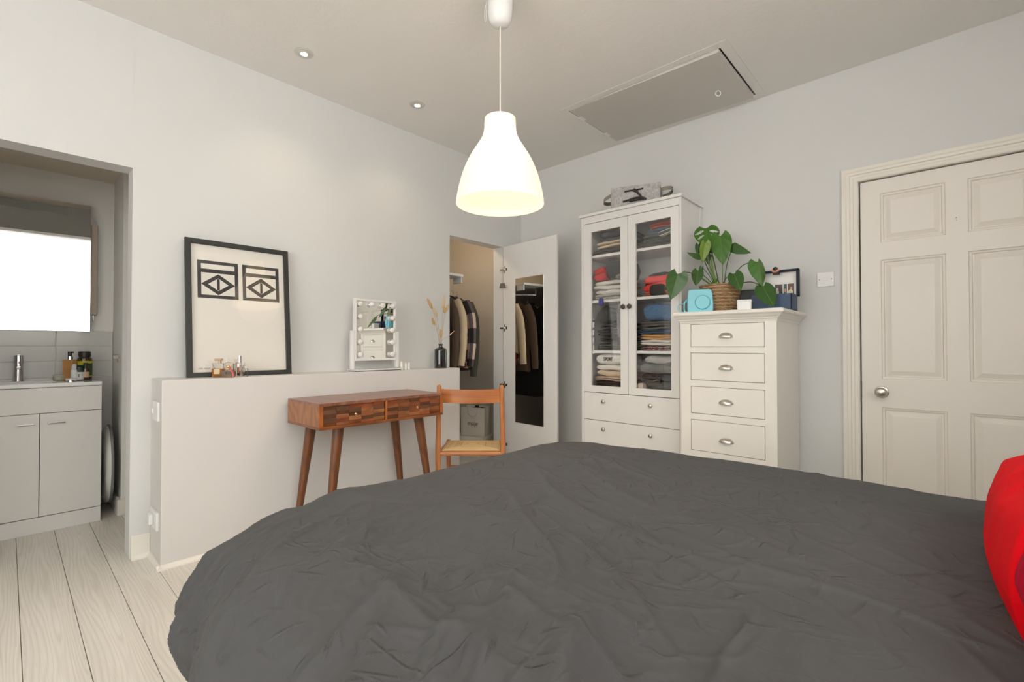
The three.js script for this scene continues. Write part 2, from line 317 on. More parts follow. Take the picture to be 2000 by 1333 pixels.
// pendant lamp
{
  const px = 1.507, pz = 1.83, t = thing('pendant_lamp', 'lit white bell-shaped pendant lamp on a thin cord', 'pendant lamp', [px, H, pz]);
  const rose = part('ceiling_rose', lathe([[0, -0.19], [0.022, -0.188], [0.04, -0.178], [0.05, -0.16], [0.0545, -0.13], [0.055, 0]], 36), M.white, t);
  part('loose_cable', tube([V(-0.045, -0.05, 0.03), V(-0.06, -0.1, 0.035), V(-0.068, -0.14, 0.03), V(-0.06, -0.155, 0.03), V(-0.056, -0.11, 0.03), V(-0.05, -0.06, 0.03)], 0.0018, 30, 6), M.white, rose);
  part('cord', rod(V(0, -0.19, 0), V(0, -0.605, 0), 0.0032), std({ color: lin(0.78, 0.74, 0.68), roughness: 0.5 }), t);
  const yT = -0.602, outer = [[0.004, 0], [0.062, 0], [0.068, -0.004], [0.0695, -0.02], [0.071, -0.05], [0.077, -0.078], [0.09, -0.105], [0.112, -0.14], [0.136, -0.18], [0.157, -0.225], [0.174, -0.275], [0.185, -0.32], [0.1915, -0.355], [0.194, -0.378], [0.1935, -0.383]];
  const inner = outer.slice(1, -1).map(([r, y]) => [r - 0.0035, Math.min(y, -0.0035)]).reverse();
  const curve = (pts) => new THREE.SplineCurve(pts.map((p) => new THREE.Vector2(...p))).getPoints(48).map((p) => [Math.max(p.x, 0.001), p.y + yT]);
  part('lamp_shade', lathe([...curve(outer), ...curve(inner)], 64), phys({ color: lin(0.95, 0.90, 0.80), roughness: 1, transmission: 0.35, thickness: 0, emissive: lin(1, 0.82, 0.66), emissiveIntensity: 0.25 }), t, 'translucent white shade');
  part('lamp_holder', lathe([[0, yT - 0.004], [0.02, yT - 0.004], [0.02, yT - 0.07], [0.0, yT - 0.07]], 20), M.white, t);
  part('bulb', lathe([[0, -0.2], [0.02, -0.197], [0.032, -0.18], [0.034, -0.16], [0.028, -0.135], [0.017, -0.105], [0.014, -0.07]].map(([r, y]) => [r, y + yT]), 24), std({ color: 0xffffff, emissive: lin(1, 0.82, 0.56), emissiveIntensity: 1.5 }), t);
  const l = new THREE.PointLight(lin(1, 0.86, 0.64), 0.045, 0, 2); l.position.set(px, H + yT - 0.17, pz); l.castShadow = true; l.shadow.radius = 1.5; scene.add(l);
  // what leaves the open bottom of the shade
  const s = new THREE.SpotLight(lin(1, 0.84, 0.62), PENDANT_LIGHT, 0, 1.4, 0.5, 2); s.position.set(px, H + yT - 0.39, pz); s.target.position.set(px, 0, pz); s.castShadow = true; s.shadow.radius = 8; scene.add(s, s.target);
}
// fill bulb added to brighten the closet, unseen above the opening
{
  const t = thing('closet_fill_lamp', 'unseen warm fill bulb added inside the closet above its opening', 'lamp', [-0.45, 2.3, 0.75]);
  part('lamp_holder', lathe([[0.0, 0], [0.03, 0], [0.03, -0.012], [0.018, -0.03], [0.018, -0.05], [0, -0.05]], 20), M.white, t);
  part('bulb', sphere(0.03, 0, -0.078, 0), std({ color: 0xffffff, emissive: lin(1, 0.76, 0.48), emissiveIntensity: 5 }), t);
  const l = new THREE.PointLight(lin(1, 0.78, 0.52), CLOSET_FILL, 0, 2); l.position.set(-0.45, 2.3 - 0.078, 0.75); l.castShadow = true; l.shadow.radius = 1; scene.add(l);
}
// switches
{
  const s = thing('light_switch', 'white double-screw light switch plate on the wall beside the panelled door', 'light switch', [2.426, 1.446, 0]);
  part('plate', rbox(-0.043, 0.043, -0.043, 0.043, 0, 0.009, 0.003), M.white, s);
  part('rocker', rbox(-0.011, 0.011, -0.007, 0.007, 0.009, 0.013, 0.003).rotateX(0.0), M.white, s);
  for (const x of [-0.029, 0.03]) part('screw', new THREE.CylinderGeometry(0.0035, 0.0035, 0.002, 12).rotateX(Math.PI / 2).translate(x, 0.0, 0.0095), std({ color: lin(0.3, 0.28, 0.26), roughness: 0.5 }), s);
  const a = thing('fused_switch', 'upper white wall switch on the end of the ledge wall', 'light switch', [0.165, 0.735, LZ1], 0);
  part('plate', rbox(-0.065, 0.043, -0.045, 0.045, 0, 0.011, 0.003), M.white, a);
  part('rocker', rbox(-0.05, -0.035, -0.012, 0.012, 0.011, 0.018, 0.002), M.white, a);
  const b = thing('wall_socket', 'lower white socket with a plug on the end of the ledge wall', 'socket', [0.15, 0.215, LZ1], 0);
  part('plate', rbox(-0.085, 0.06, -0.043, 0.043, 0, 0.012, 0.003), M.white, b);
  part('plug', rbox(-0.05, 0.0, -0.025, 0.025, 0.012, 0.03, 0.005), M.white, b);
  part('rocker', rbox(-0.075, -0.06, -0.0, 0.02, 0.012, 0.018, 0.002), M.white, b);
}
// ================= bed =================
// creased cotton: short straight fold lines in drifting directions over a fine weave
const creaseTex = (() => {
  const S = 1024, h = new Float32Array(S * S), d = new Uint8Array(S * S * 4);
  reseed(88);
  for (let k = 0; k < 620; k++) {
    const cx = rnd() * S, cy = rnd() * S, L = rr(18, k < 120 ? 170 : 70), w = rr(1.6, k < 120 ? 6 : 3.2), amp = rr(0.25, 1) * (N3(cx / 260, cy / 260, 3) > -0.15 ? 1 : 0.25), a0 = N3(cx / 420, cy / 420, 8) * 5 + rr(-0.5, 0.5) + (rnd() < 0.25 ? 1.3 : 0), bend = rr(-0.004, 0.004);
    const n = Math.ceil(L / 1.2); let x = cx, y = cy, an = a0;
    for (let i = 0; i < n; i++) {
      const t = i / n, e = amp * Math.sin(Math.PI * t); an += bend; x += Math.cos(an) * 1.2; y += Math.sin(an) * 1.2;
      const R = Math.ceil(w * 2.2), nx = -Math.sin(an), ny = Math.cos(an);
      for (let v = -R; v <= R; v++) for (let u = -1; u <= 1; u++) {
        const px = Math.round(x + nx * v + Math.cos(an) * u), py = Math.round(y + ny * v + Math.sin(an) * u), q = ((py % S + S) % S) * S + ((px % S + S) % S), hh = e * Math.exp(-((v / w) ** 2));
        if (hh > h[q]) h[q] = hh;
      }
    }
  }
  for (let i = 0; i < S * S; i++) { const x = (i % S) / S, y = Math.floor(i / S) / S, v = 60 + 150 * h[i] + 30 * (tileNoise(x, y, 10, 10, 4) - 0.5) + 4 * tileNoise(x, y, 340, 340, 2); d[i * 4] = d[i * 4 + 1] = d[i * 4 + 2] = Math.max(0, Math.min(255, v)); d[i * 4 + 3] = 255; }
  const t = new THREE.DataTexture(d, S, S); t.wrapS = t.wrapT = THREE.RepeatWrapping; t.magFilter = THREE.LinearFilter; t.needsUpdate = true;
  return t;
})();
const fabricGrey = std({ color: lin(0.060, 0.059, 0.060), roughness: 0.85, bumpMap: creaseTex, bumpScale: 0.006 });
const BED = { x0: 1.60, x1: 3.72, z0: 1.50, z1: 3.10, h: 0.655 };
{
  const b = thing('bed', 'double bed frame with mattress under the dark grey duvet', 'bed', [2.7, 0, 2.3]);
  part('mattress', rbox(-0.97, 1.0, 0.3, 0.52, -0.68, 0.68, 0.05, 4), std({ color: lin(0.6, 0.58, 0.55), roughness: 0.9 }), b);
  part('bed_frame', [rbox(-0.98, 1.02, 0.2, 0.3, -0.69, 0.69, 0.01)], std({ color: lin(0.06, 0.05, 0.045), roughness: 0.6 }), b);
  part('headboard', rbox(1.0, 1.05, 0.2, 1.0, -0.72, 0.72, 0.01), std({ color: lin(0.06, 0.05, 0.045), roughness: 0.6 }), b);
  for (const [x, z] of [[-0.9, 0.6], [-0.9, -0.6], [0.95, 0.6], [0.95, -0.6]]) part('leg', rbox(x - 0.03, x + 0.03, 0, 0.2, z - 0.03, z + 0.03, 0.006), std({ color: lin(0.05, 0.04, 0.035), roughness: 0.5 }), b);
}
{
  const R = 0.20, NA = 480, NB = 480, OVER = 0.36;
  const ix0 = BED.x0 + R, iz0 = BED.z0 + R, iz1 = BED.z1 - R;
  const a0 = ix0 - (R * Math.PI / 2 + OVER - 0.1), a1 = BED.x1, b0 = iz0 - 0.14 - (R * Math.PI / 2 + 0.15), b1 = iz1 + (R * Math.PI / 2 + OVER);
  const sharp = (x, y, z, p = 4) => Math.pow(Math.max(0, 1 - Math.abs(N3(x, y, z)) * 2.2), p), clamp = THREE.MathUtils.clamp, sm = THREE.MathUtils.smoothstep;
  const pos = new Float32Array((NA + 1) * (NB + 1) * 3), uv = new Float32Array((NA + 1) * (NB + 1) * 2), idx = [];
  const base = (a, b) => {
    const Rc = b > 2.3 ? 0.16 : 0.14, far = iz0 - 0.13 * sm(a, 1.9, 3.1);
    const qx = Math.max(a, ix0 + Rc), qz = clamp(b, far + Rc, iz1 - Rc), dx = a - qx, dz = b - qz, D = Math.hypot(dx, dz), d = D - Rc;
    const lowf = 0.03 * N3(qx * 1.3, 1.0, qz * 1.3) + 0.016 * N3(qx * 3.1, 4.0, qz * 3.1);
    const h = BED.h + lowf + 0.02 * Math.exp(-((a - 1.95) ** 2) / 0.25 - ((b - 1.85) ** 2) / 0.2);
    if (d < 1e-6) return [V(a, h, b), Math.min(0, d), V(0, 1, 0), Math.atan2(dz, dx)];
    const nx = dx / D, nz = dz / D;
    let out, y, s;
    if (d < R * Math.PI / 2) { const t = d / R; out = R * Math.sin(t); y = h - R * (1 - Math.cos(t)); s = t / (Math.PI / 2); }
    else { const e = d - R * Math.PI / 2; out = R - 0.5 * e - 2.6 * e * e; y = h - R - e * 0.93; s = 1 + e / 0.3; }
    const ang = Math.min(s, 1) * Math.PI / 2;
    return [V(qx + nx * (Rc + out), y, qz + nz * (Rc + out)), d, V(nx * Math.sin(ang), Math.cos(ang), nz * Math.sin(ang)), Math.atan2(nz, nx), s];
  };
  for (let i = 0; i <= NA; i++) for (let j = 0; j <= NB; j++) {
    const a = a0 + (a1 - a0) * i / NA, b = b0 + (b1 - b0) * j / NB, [p, d, n, ang, s = 0] = base(a, b), k = i * (NB + 1) + j;
    const wx = a + 0.10 * N3(a * 2.3, b * 2.3, 7), wz = b + 0.12 * N3(a * 2.3, b * 2.3, 9);
    // long creases running up the bed, patches of fine crumple
    const ca = wx * 0.93 + wz * 0.36, cb = -wx * 0.36 + wz * 0.93, gate = (f, o) => clamp(N3(a * f, b * f, o) * 1.6 + 0.45, 0, 1);
    let w = 0.019 * sharp(ca * 0.8, cb * 3.6, 2, 3) * gate(1.3, 20) + 0.010 * sharp(ca * 1.8, cb * 7.0, 12, 6) * gate(1.9, 23) + 0.0065 * sharp(wx * 5, wz * 5, 14, 9) * gate(2.0, 33) + 0.004 * sharp(wx * 10, wz * 10, 19, 7) * gate(2.6, 37) + 0.020 * N3(wx * 2.6, wz * 2.6, 70);
    w *= 0.25 + 0.75 * sm(a, ix0 - 0.05, ix0 + 0.45); w *= 0.35 + 0.65 * sm(b, iz0 - 0.15, iz0 + 0.25);
    // folds that start near the edge and hang down the side facing the camera
    const nearE = sm(b, iz1 - 0.45, iz1 + 0.05), footE = clamp(s * 1.2 - 0.25, 0, 1), side = Math.max(nearE, footE);
    if (side > 0.001) {
      const q = clamp(d + 0.4, 0, 1.2), onNear = b - iz1 > ix0 - a - 0.1, along = onNear ? a - 0.4 * (b - iz1) + 0.07 * N3(a * 3, b * 3, 50) : b + 0.07 * N3(a * 3, b * 3, 51);
      const top = 1 - 0.75 * (1 - sm(a, ix0 - 0.02, ix0 + 0.35)) * (1 - clamp(s, 0, 1));
      w += side * top * (0.050 * N3(along * 4.4, 3, q * 0.7) + 0.034 * (sharp(along * 3.3, q * 0.7, 40, 2) - 0.3) + 0.011 * sharp(along * 7, q * 1.3, 41, 4));
      w += side * top * (0.011 * sharp(wx * 6, wz * 6, 44 + p.y * 2, 7) * gate(2.6, 60) + 0.005 * sharp(wx * 12, wz * 12, 47 + p.y * 4, 7) * gate(3.2, 63) + 0.0012 * sharp(wx * 22, wz * 22, 49, 5));
    }
    if (s > 0.3 && b > iz1 - 0.2) { const u = (ang - 2.45) / 0.22; w += clamp(s - 0.4, 0, 1) * (0.05 * Math.exp(-((u + 0.5) ** 2) * 4) - 0.09 * Math.exp(-((u - 0.7) ** 2) * 4)); }
    p.addScaledVector(n, w);
    if (s > 1) p.y = Math.max(p.y, 0.03);
    pos.set([p.x, p.y, p.z], k * 3); uv.set([a * 0.85, b * 0.85], k * 2);
    if (i < NA && j < NB) { const q = k + NB + 1; idx.push(k, k + 1, q, q, k + 1, q + 1); }
  }
  const g = new THREE.BufferGeometry();
  g.setAttribute('position', new THREE.BufferAttribute(pos, 3)); g.setAttribute('uv', new THREE.BufferAttribute(uv, 2)); g.setIndex(idx); g.computeVertexNormals();
  const du = thing('duvet', 'rumpled dark grey duvet draped over the bed', 'duvet');
  part('cover', g, fabricGrey, du);
  // hem: a thick rolled edge along the hanging sides
  const hem = [];
  for (let i = NA; i >= 0; i -= 4) hem.push(V(...pos.subarray((i * (NB + 1) + NB) * 3, (i * (NB + 1) + NB) * 3 + 3)));
  for (let j = NB - 4; j >= 0; j -= 4) hem.push(V(...pos.subarray(j * 3, j * 3 + 3)));
  part('hem', tube(hem, 0.006, 400, 6), fabricGrey, du);
}
// pillows
function cushion(w, h, t, seed, crease = 0.02) {
  const n = 60, g = new THREE.SphereGeometry(1, n * 2, n), p = g.attributes.position, v = V(0, 0, 0);
  for (let i = 0; i < p.count; i++) {
    v.fromBufferAttribute(p, i);
    const m = Math.max(Math.abs(v.x), Math.abs(v.z)), rad = Math.hypot(v.x, v.z) || 1e-6, k = THREE.MathUtils.lerp(1, rad / Math.max(m, 1e-6), 0.5);
    let x = v.x * k, z = v.z * k; const e = Math.max(Math.abs(x), Math.abs(z)), edge = Math.pow(Math.max(0, 1 - Math.pow(Math.min(1, e), 2.6)), 0.6);
    let y = Math.sign(v.y) * Math.max(Math.abs(v.y) * 0.12, edge * Math.min(1, Math.abs(v.y) * 1.6 + 0.15));
    const puck = 1 - 0.06 * (Math.abs(x) < Math.abs(z) ? (1 - x * x) : (1 - z * z)) * (e > 0.8 ? (e - 0.8) * 5 : 0);
    x *= puck; z *= puck;
    const w0 = crease * (Math.pow(1 - Math.abs(N3(x * 1.6 + seed, z * 3.2, y)), 4) * 0.9 + 0.6 * N3(x * 2.2, z * 2.2, seed + y));
    p.setXYZ(i, x * w / 2, (y * t / 2) + Math.sign(v.y) * w0, z * h / 2);
  }
  g.computeVertexNormals();
  return g;
}
{
  const red = phys({ color: lin(0.74, 0.001, 0.008), roughness: 0.8, specularIntensity: 0.25, bumpMap: clothBump, bumpScale: 0.0006 });
  const red2 = phys({ color: lin(0.52, 0.001, 0.028), roughness: 0.8, specularIntensity: 0.25, bumpMap: clothBump, bumpScale: 0.0006 });
  const p1 = solo('pillow', cushion(0.54, 0.76, 0.30, 3, 0.008), red, 'bright red pillow lying at the head of the bed, behind the crimson one', 'pillow');
  p1.position.set(3.25, 0.722, 2.06); p1.rotation.set(0, -0.02, 0.2, 'YXZ');
  const p2 = solo('pillow', cushion(0.52, 0.56, 0.27, 8, 0.008), red2, 'deeper crimson red pillow in front of the bright red one, cut by the picture edge', 'pillow');
  p2.position.set(3.282, 0.765, 2.56); p2.rotation.set(0, 0.22, 0.3, 'YXZ');
}
// ================= glazed cabinet =================
const CB = { x0: 0.935, x1: 1.700, z: 0.363, top: 2.036 };
{
  const c = thing('display_cabinet', 'tall white cabinet with two glazed doors and drawers, full of folded clothes', 'cabinet', [0, 0, 0]);
  const { x0, x1, z, top } = CB, m = M.cabinet;
  part('top_board', rbox(x0 - 0.018, x1 + 0.013, 2.016, top, 0.004, z + 0.014, 0.002), m, c);
  for (const [a, b] of [[x0, x0 + 0.02], [x1 - 0.02, x1]]) part('side_panel', [rbox(a, b, 0.06, 2.0155, 0.03, z - 0.03, 0.001), rbox(a === x0 ? a - 0.002 : b - 0.04, a === x0 ? a + 0.04 : b + 0.004, 0, 2.0158, 0.004, 0.045, 0.002), rbox(a === x0 ? a - 0.002 : b - 0.0108, a === x0 ? a + 0.019 : b + 0.004, 0, 2.0158, z - 0.045, z, 0.002)], m, c);
  part('back_panel', box(x0 + 0.02, x1 - 0.02, 0.06, 2.0, 0.006, 0.012), m, c);
  part('top_rail', [rbox(x0 + 0.0195, x1 - 0.0112, 1.966, 2.0157, z - 0.03, z - 0.002, 0.001), box(x0 + 0.021, x1 - 0.021, 1.99, 2.01, 0.013, z - 0.031)], m, c);
  part('plinth', rbox(x0 + 0.02, x1 - 0.02, 0.06, 0.115, z - 0.03, z - 0.004, 0.001), m, c);
  for (const y of [0.7395, 1.0085, 1.3815, 1.7165]) part('shelf', rbox(x0 + 0.02, x1 - 0.02, y - 0.0095, y + 0.0095, 0.012, z - 0.026, 0.001), m, c);
  // doors: frame, pane and knob
  const door = (a, b, g0, g1, kx, kdark) => {
    const y0 = 0.712, y1 = 1.962, gy0 = 0.76, gy1 = 1.897;
    const d = part('door', [rbox(a, g0, y0, y1, z - 0.02, z, 0.0015), rbox(g1, b, y0, y1, z - 0.02, z, 0.0015), rbox(g0 - 0.001, g1 + 0.001, y0, gy0, z - 0.02, z, 0.0015), rbox(g0 - 0.001, g1 + 0.001, gy1, y1, z - 0.02, z, 0.0015)], m, c);
    part('pane', box(g0 - 0.005, g1 + 0.005, gy0 - 0.005, gy1 + 0.005, z - 0.014, z - 0.011), M.glass, d, 'clear glass pane');
    part('knob', [new THREE.CylinderGeometry(0.008, 0.01, 0.014, 14).rotateX(Math.PI / 2).translate(kx, 1.327, z + 0.007), new THREE.CylinderGeometry(0.0165, 0.0185, 0.008, 6).rotateX(Math.PI / 2).rotateZ(0).translate(kx, 1.327, z + 0.018), new THREE.CylinderGeometry(0.012, 0.0165, 0.004, 6).rotateX(Math.PI / 2).translate(kx, 1.327, z + 0.024)], kdark, d, 'dark hexagonal knob');
  };
  door(0.9555, 1.3195, 1.0165, 1.262, 1.290, M.darkMetal);
  door(1.3235, 1.688, 1.380, 1.632, 1.338, M.darkMetal);
  for (const [y0, y1] of [[0.511, 0.708], [0.312, 0.507], [0.118, 0.308]]) {
    const d = part('drawer', rbox(0.9555, 1.688, y0, y1, z - 0.02, z, 0.0015), m, c);
    for (const x of [1.128, 1.492]) part('knob', lathe([[0.006, 0], [0.007, 0.01], [0.013, 0.014], [0.0145, 0.019], [0.012, 0.024], [0, 0.0262]], 20).rotateX(Math.PI / 2).translate(x, (y0 + y1) / 2 + (y0 > 0.5 ? 0.04 : 0.04), z), M.nickel, d, 'round satin metal knob');
  }
  for (const y of [0.31, 0.51]) part('rail', box(x0 + 0.02, x1 - 0.02, y - 0.01, y + 0.01, 0.02, z - 0.022), m, c);
}
// folded clothes: layered soft slabs
function slab(w, h, d, seed, wob = 1) {
  const nx = 26, nr = 22, pos = [], uv = [], idx = [];
  for (let i = 0; i <= nx; i++) for (let j = 0; j <= nr; j++) {
    const t = i / nx * 2 - 1, X0 = Math.sign(t) * Math.pow(Math.abs(t), 0.8), s = Math.pow(Math.max(0, 1 - Math.pow(Math.abs(X0), 5)), 0.45), th = j / nr * Math.PI * 2, c = Math.cos(th), q = Math.sin(th), e = 0.55;
    let y = Math.sign(q) * Math.pow(Math.abs(q), e) * s * h / 2, z = Math.sign(c) * Math.pow(Math.abs(c), 0.4) * (0.85 + 0.15 * s) * d / 2, x = X0 * w / 2;
    const n1 = N3(x * 7 + seed, z * 7, seed), n2 = N3(x * 17, z * 15 + seed, seed + y * 10);
    y += wob * (n1 * 0.011 + n2 * 0.004); z += wob * N3(x * 9, y * 12, seed + 3) * 0.012; x += wob * N3(z * 6, y * 20, seed + 9) * 0.008;
    pos.push(x, y, z); uv.push(x * 1, (j / nr) * (h + d) * 2);
  }
  for (let i = 0; i < nx; i++) for (let j = 0; j < nr; j++) { const k = i * (nr + 1) + j, q = k + nr + 1; idx.push(k, q, k + 1, q, q + 1, k + 1); }
  const g = new THREE.BufferGeometry(); g.setAttribute('position', new THREE.Float32BufferAttribute(pos, 3)); g.setAttribute('uv', new THREE.Float32BufferAttribute(uv, 2)); g.setIndex(idx); g.computeVertexNormals();
  return g;
}
function foldedGeo(w, h, d, layers, seed, wob = 1) {
  reseed(seed * 77 + 5);
  const L = [];
  for (let k = 0; k < layers; k++) {
    const lh = h / layers;
    L.push(slab(w * rr(0.92, 1), lh * 1.08, d * rr(0.94, 1), seed * 3.7 + k, wob).translate(rr(-0.008, 0.008), (k + 0.5) * lh, rr(-0.008, 0.006)));
  }
  return L;
}
const cloth = (r, g, b, extra = {}) => std({ color: lin(r, g, b), roughness: 0.92, bumpMap: clothBump, bumpScale: 0.001, ...extra });
const denimTex = dataTex(256, 256, (u, v) => { const t = tileNoise(u, v, 128, 128, 61) * 0.5 + tileNoise(u, v, 6, 6, 62) * 0.5; return mixc([58, 84, 118], [122, 150, 182], t); });
const dotTex = dataTex(256, 256, (u, v) => { const a = (u * 8) % 1, b = (v * 8) % 1, a2 = (u * 8 + 0.5) % 1, b2 = (v * 8 + 0.5) % 1; return (Math.hypot(a - 0.5, b - 0.5) < 0.17 || Math.hypot(a2 - 0.5, b2 - 0.5) < 0.17) ? [50, 48, 50] : [226, 220, 212]; });
dotTex.repeat.set(9, 9);
const floralTex = dataTex(256, 256, (u, v) => { const n = tileNoise(u, v, 14, 14, 91), m = tileNoise(u, v, 22, 22, 92), k = tileNoise(u, v, 30, 30, 93); return k > 0.74 ? [225, 220, 215] : m > 0.7 ? [176, 52, 44] : n > 0.72 ? [196, 130, 60] : [26, 28, 52]; });
floralTex.repeat.set(5, 5);
const stripeTex = dataTex(64, 256, (u, v) => (((v * 10) % 1) < 0.35 ? [40, 38, 40] : [222, 216, 206]));
stripeTex.repeat.set(4, 5);
const knitTex = dataTex(256, 256, (u, v) => { const a = Math.sin(u * Math.PI * 2 * 26) * 0.5 + 0.5, b = Math.sin((v * 30 + Math.abs(((u * 26) % 1) - 0.5)) * Math.PI * 2) * 0.5 + 0.5; return 60 + 130 * a * 0.5 + 90 * b; }, false);
const knit = (r, g, b) => std({ color: lin(r, g, b), roughness: 1, bumpMap: (() => { const t = knitTex.clone(); t.repeat.set(3, 3); return t; })(), bumpScale: 0.004 });
let fold = 0;
function folded(name, label, category, x0, x1, y0, y1, mat, layers = 2, zf = 0.315, d = 0.25, wob = 1, tilt = 0) {
  fold++;
  const o = solo(name, foldedGeo(x1 - x0, y1 - y0, d, layers, fold, wob), mat, label, category);
  o.position.set((x0 + x1) / 2, y0, zf - d / 2); o.rotation.z = tilt;
  return o;
}
// left column, from the top shelf down
folded('folded_trousers', 'dark brown folded trousers lying flat at the bottom of the top left shelf', 'trousers', 0.975, 1.30, 1.727, 1.772, cloth(0.045, 0.036, 0.03), 2);
folded('folded_trousers', 'sand beige folded trousers on the dark brown pair, top left shelf', 'trousers', 1.03, 1.30, 1.775, 1.822, cloth(0.62, 0.50, 0.36), 2, 0.32);
folded('folded_jacket', 'dark blue-grey folded jacket topping the pile on the top left shelf', 'jacket', 1.025, 1.30, 1.822, 1.905, cloth(0.05, 0.055, 0.066), 2, 0.30);
folded('folded_shirt', 'white folded top with black stripes under the spotted one', 'top', 1.01, 1.29, 1.392, 1.435, std({ map: stripeTex, roughness: 0.9 }), 2, 0.325, 0.26);
folded('folded_blouse', 'white black-spotted blouse heaped on the second left shelf', 'blouse', 1.0, 1.285, 1.432, 1.535, std({ map: dotTex, roughness: 0.9 }), 3, 0.328, 0.26, 1.6);
folded('rolled_jumper', 'bulky charcoal jumper on top of the spotted blouse', 'jumper', 1.09, 1.30, 1.54, 1.675, cloth(0.04, 0.042, 0.04), 1, 0.30, 0.2, 2);
{ const o = folded('red_jumper', 'scarlet red top squeezed beside the charcoal jumper on the second left shelf', 'top', 1.01, 1.115, 1.538, 1.632, cloth(0.55, 0.015, 0.02), 2, 0.31, 0.12, 2, 0.15); o.scale.z = 1; }
folded('grey_scarf', 'small grey scarf bundled at the right end of the spotted blouse', 'scarf', 1.20, 1.30, 1.533, 1.572, cloth(0.26, 0.25, 0.25), 2, 0.326, 0.1, 1.5);
folded('blue_strap', 'small royal blue cloth end hanging over the front of a left shelf', 'cloth', 1.066, 1.106, 1.352, 1.405, cloth(0.05, 0.06, 0.25), 1, 0.346, 0.012, 0.3);
{
  const greys = [[0.11, 0.11, 0.105], [0.12, 0.12, 0.118], [0.045, 0.044, 0.042], [0.04, 0.04, 0.038], [0.045, 0.045, 0.043]], names = ['mid-grey denim trousers at the very bottom of the dark pile, third left shelf', 'washed grey trousers second from the bottom of the dark pile', 'charcoal trousers third up in the dark pile, third left shelf', 'charcoal trousers fourth up in the dark pile, sticking out to the left', 'charcoal trousers fifth up in the dark pile, under the rolled pair'];
  const hs = [0.03, 0.032, 0.04, 0.05, 0.045]; let y = 1.019;
  greys.forEach((c, i) => { folded('folded_trousers', names[i], 'trousers', 1.03 + [0.0, 0.008, 0.02, -0.002, 0.02][i], 1.29, y, y + hs[i], cloth(...c), 2, 0.32); y += hs[i]; });
  folded('rolled_trousers', 'large charcoal rolled trousers crowning the dark pile on the third left shelf', 'trousers', 1.022, 1.24, y, y + 0.13, cloth(0.042, 0.042, 0.04), 1, 0.31, 0.22, 2.2);
  folded('grey_jeans', 'grey jeans hanging down beside the dark pile, behind the left door knob', 'jeans', 1.215, 1.275, y - 0.1, y + 0.128, cloth(0.16, 0.16, 0.16), 1, 0.333, 0.05, 0.6);
}
folded('folded_vest', 'black folded top at the bottom of the lowest left shelf', 'top', 1.0, 1.285, 0.75, 0.795, cloth(0.018, 0.016, 0.016), 2, 0.32);
folded('folded_shirt', 'cream and brown striped shirt just above the black top, lowest left shelf', 'shirt', 1.0, 1.285, 0.795, 0.828, cloth(0.60, 0.48, 0.38), 2, 0.325);
folded('folded_jumper', 'tan beige folded jumper between the striped shirt and the cream one', 'jumper', 1.01, 1.285, 0.828, 0.872, cloth(0.58, 0.46, 0.33), 1, 0.323);
folded('folded_jumper', 'cream folded jumper under the sweatshirt with dark lettering', 'jumper', 1.01, 1.288, 0.872, 0.915, cloth(0.74, 0.70, 0.62), 1, 0.323);
{
  const s = thing('folded_sweatshirt', 'off-white folded sweatshirt printed SPORT on the lowest left shelf', 'sweatshirt', [1.147, 0.915, 0.19]);
  part('body', foldedGeo(0.272, 0.078, 0.26, 1, 55, 0.5), cloth(0.72, 0.70, 0.66), s);
  const tg = new TextGeometry('SPORT', { font, size: 0.026, depth: 0.003, curveSegments: 3, bevelEnabled: false });
  tg.applyMatrix4(new THREE.Matrix4().set(0.72, 0.10, 0, -0.05, 0, 1.05, 0, 0.028, 0, 0, 1, 0.133, 0, 0, 0, 1));
  part('lettering', tg, M.black, s, 'dark SPORT lettering');
}
// right column
folded('folded_trousers', 'olive grey folded trousers at the bottom of the top right shelf', 'trousers', 1.38, 1.665, 1.727, 1.775, cloth(0.075, 0.075, 0.06), 2);
folded('folded_cardigan', 'dull green-grey cardigan second from the bottom, top right shelf', 'cardigan', 1.39, 1.665, 1.775, 1.812, cloth(0.10, 0.10, 0.085), 2, 0.31);
folded('folded_shirt', 'slate blue shirt in the pile on the top right shelf', 'shirt', 1.43, 1.665, 1.812, 1.856, cloth(0.11, 0.14, 0.20), 2, 0.315, 0.25, 1.6);
folded('folded_blouse', 'dusty red top lying over the slate blue shirt', 'top', 1.455, 1.665, 1.856, 1.893, cloth(0.38, 0.07, 0.06), 2, 0.31, 0.25, 1.6);
{ const o = folded('belt', 'black and white curled belt at the right of the top right shelf', 'belt', 1.54, 1.64, 1.80, 1.832, std({ map: stripeTex, roughness: 0.7 }), 1, 0.333, 0.04, 0.6, 0.25); }
folded('folded_shorts', 'bright orange shorts under the red top on the second right shelf', 'shorts', 1.40, 1.64, 1.392, 1.428, cloth(0.62, 0.10, 0.02), 2, 0.31);
folded('folded_bag', 'small black pouch between the orange shorts and the red top', 'pouch', 1.455, 1.575, 1.392, 1.468, cloth(0.02, 0.02, 0.018), 1, 0.332, 0.05, 0.4);
folded('draped_jumper', 'bright coral red top heaped on the second right shelf', 'top', 1.40, 1.66, 1.43, 1.535, cloth(0.72, 0.045, 0.04), 2, 0.318, 0.24, 2, 0.12);
folded('black_hoodie', 'large black hoodie lying behind the coral red top', 'hoodie', 1.36, 1.66, 1.45, 1.572, cloth(0.018, 0.018, 0.018), 2, 0.2, 0.17, 1.4, -0.1);
folded('folded_blouse', 'navy floral-print top at the bottom of the third right shelf', 'top', 1.40, 1.665, 1.019, 1.05, std({ map: floralTex, roughness: 0.9 }), 2, 0.325);
folded('olive_vest', 'olive green folded top poking out left of the navy floral one', 'top', 1.365, 1.43, 1.019, 1.062, cloth(0.07, 0.065, 0.035), 2, 0.30, 0.2);
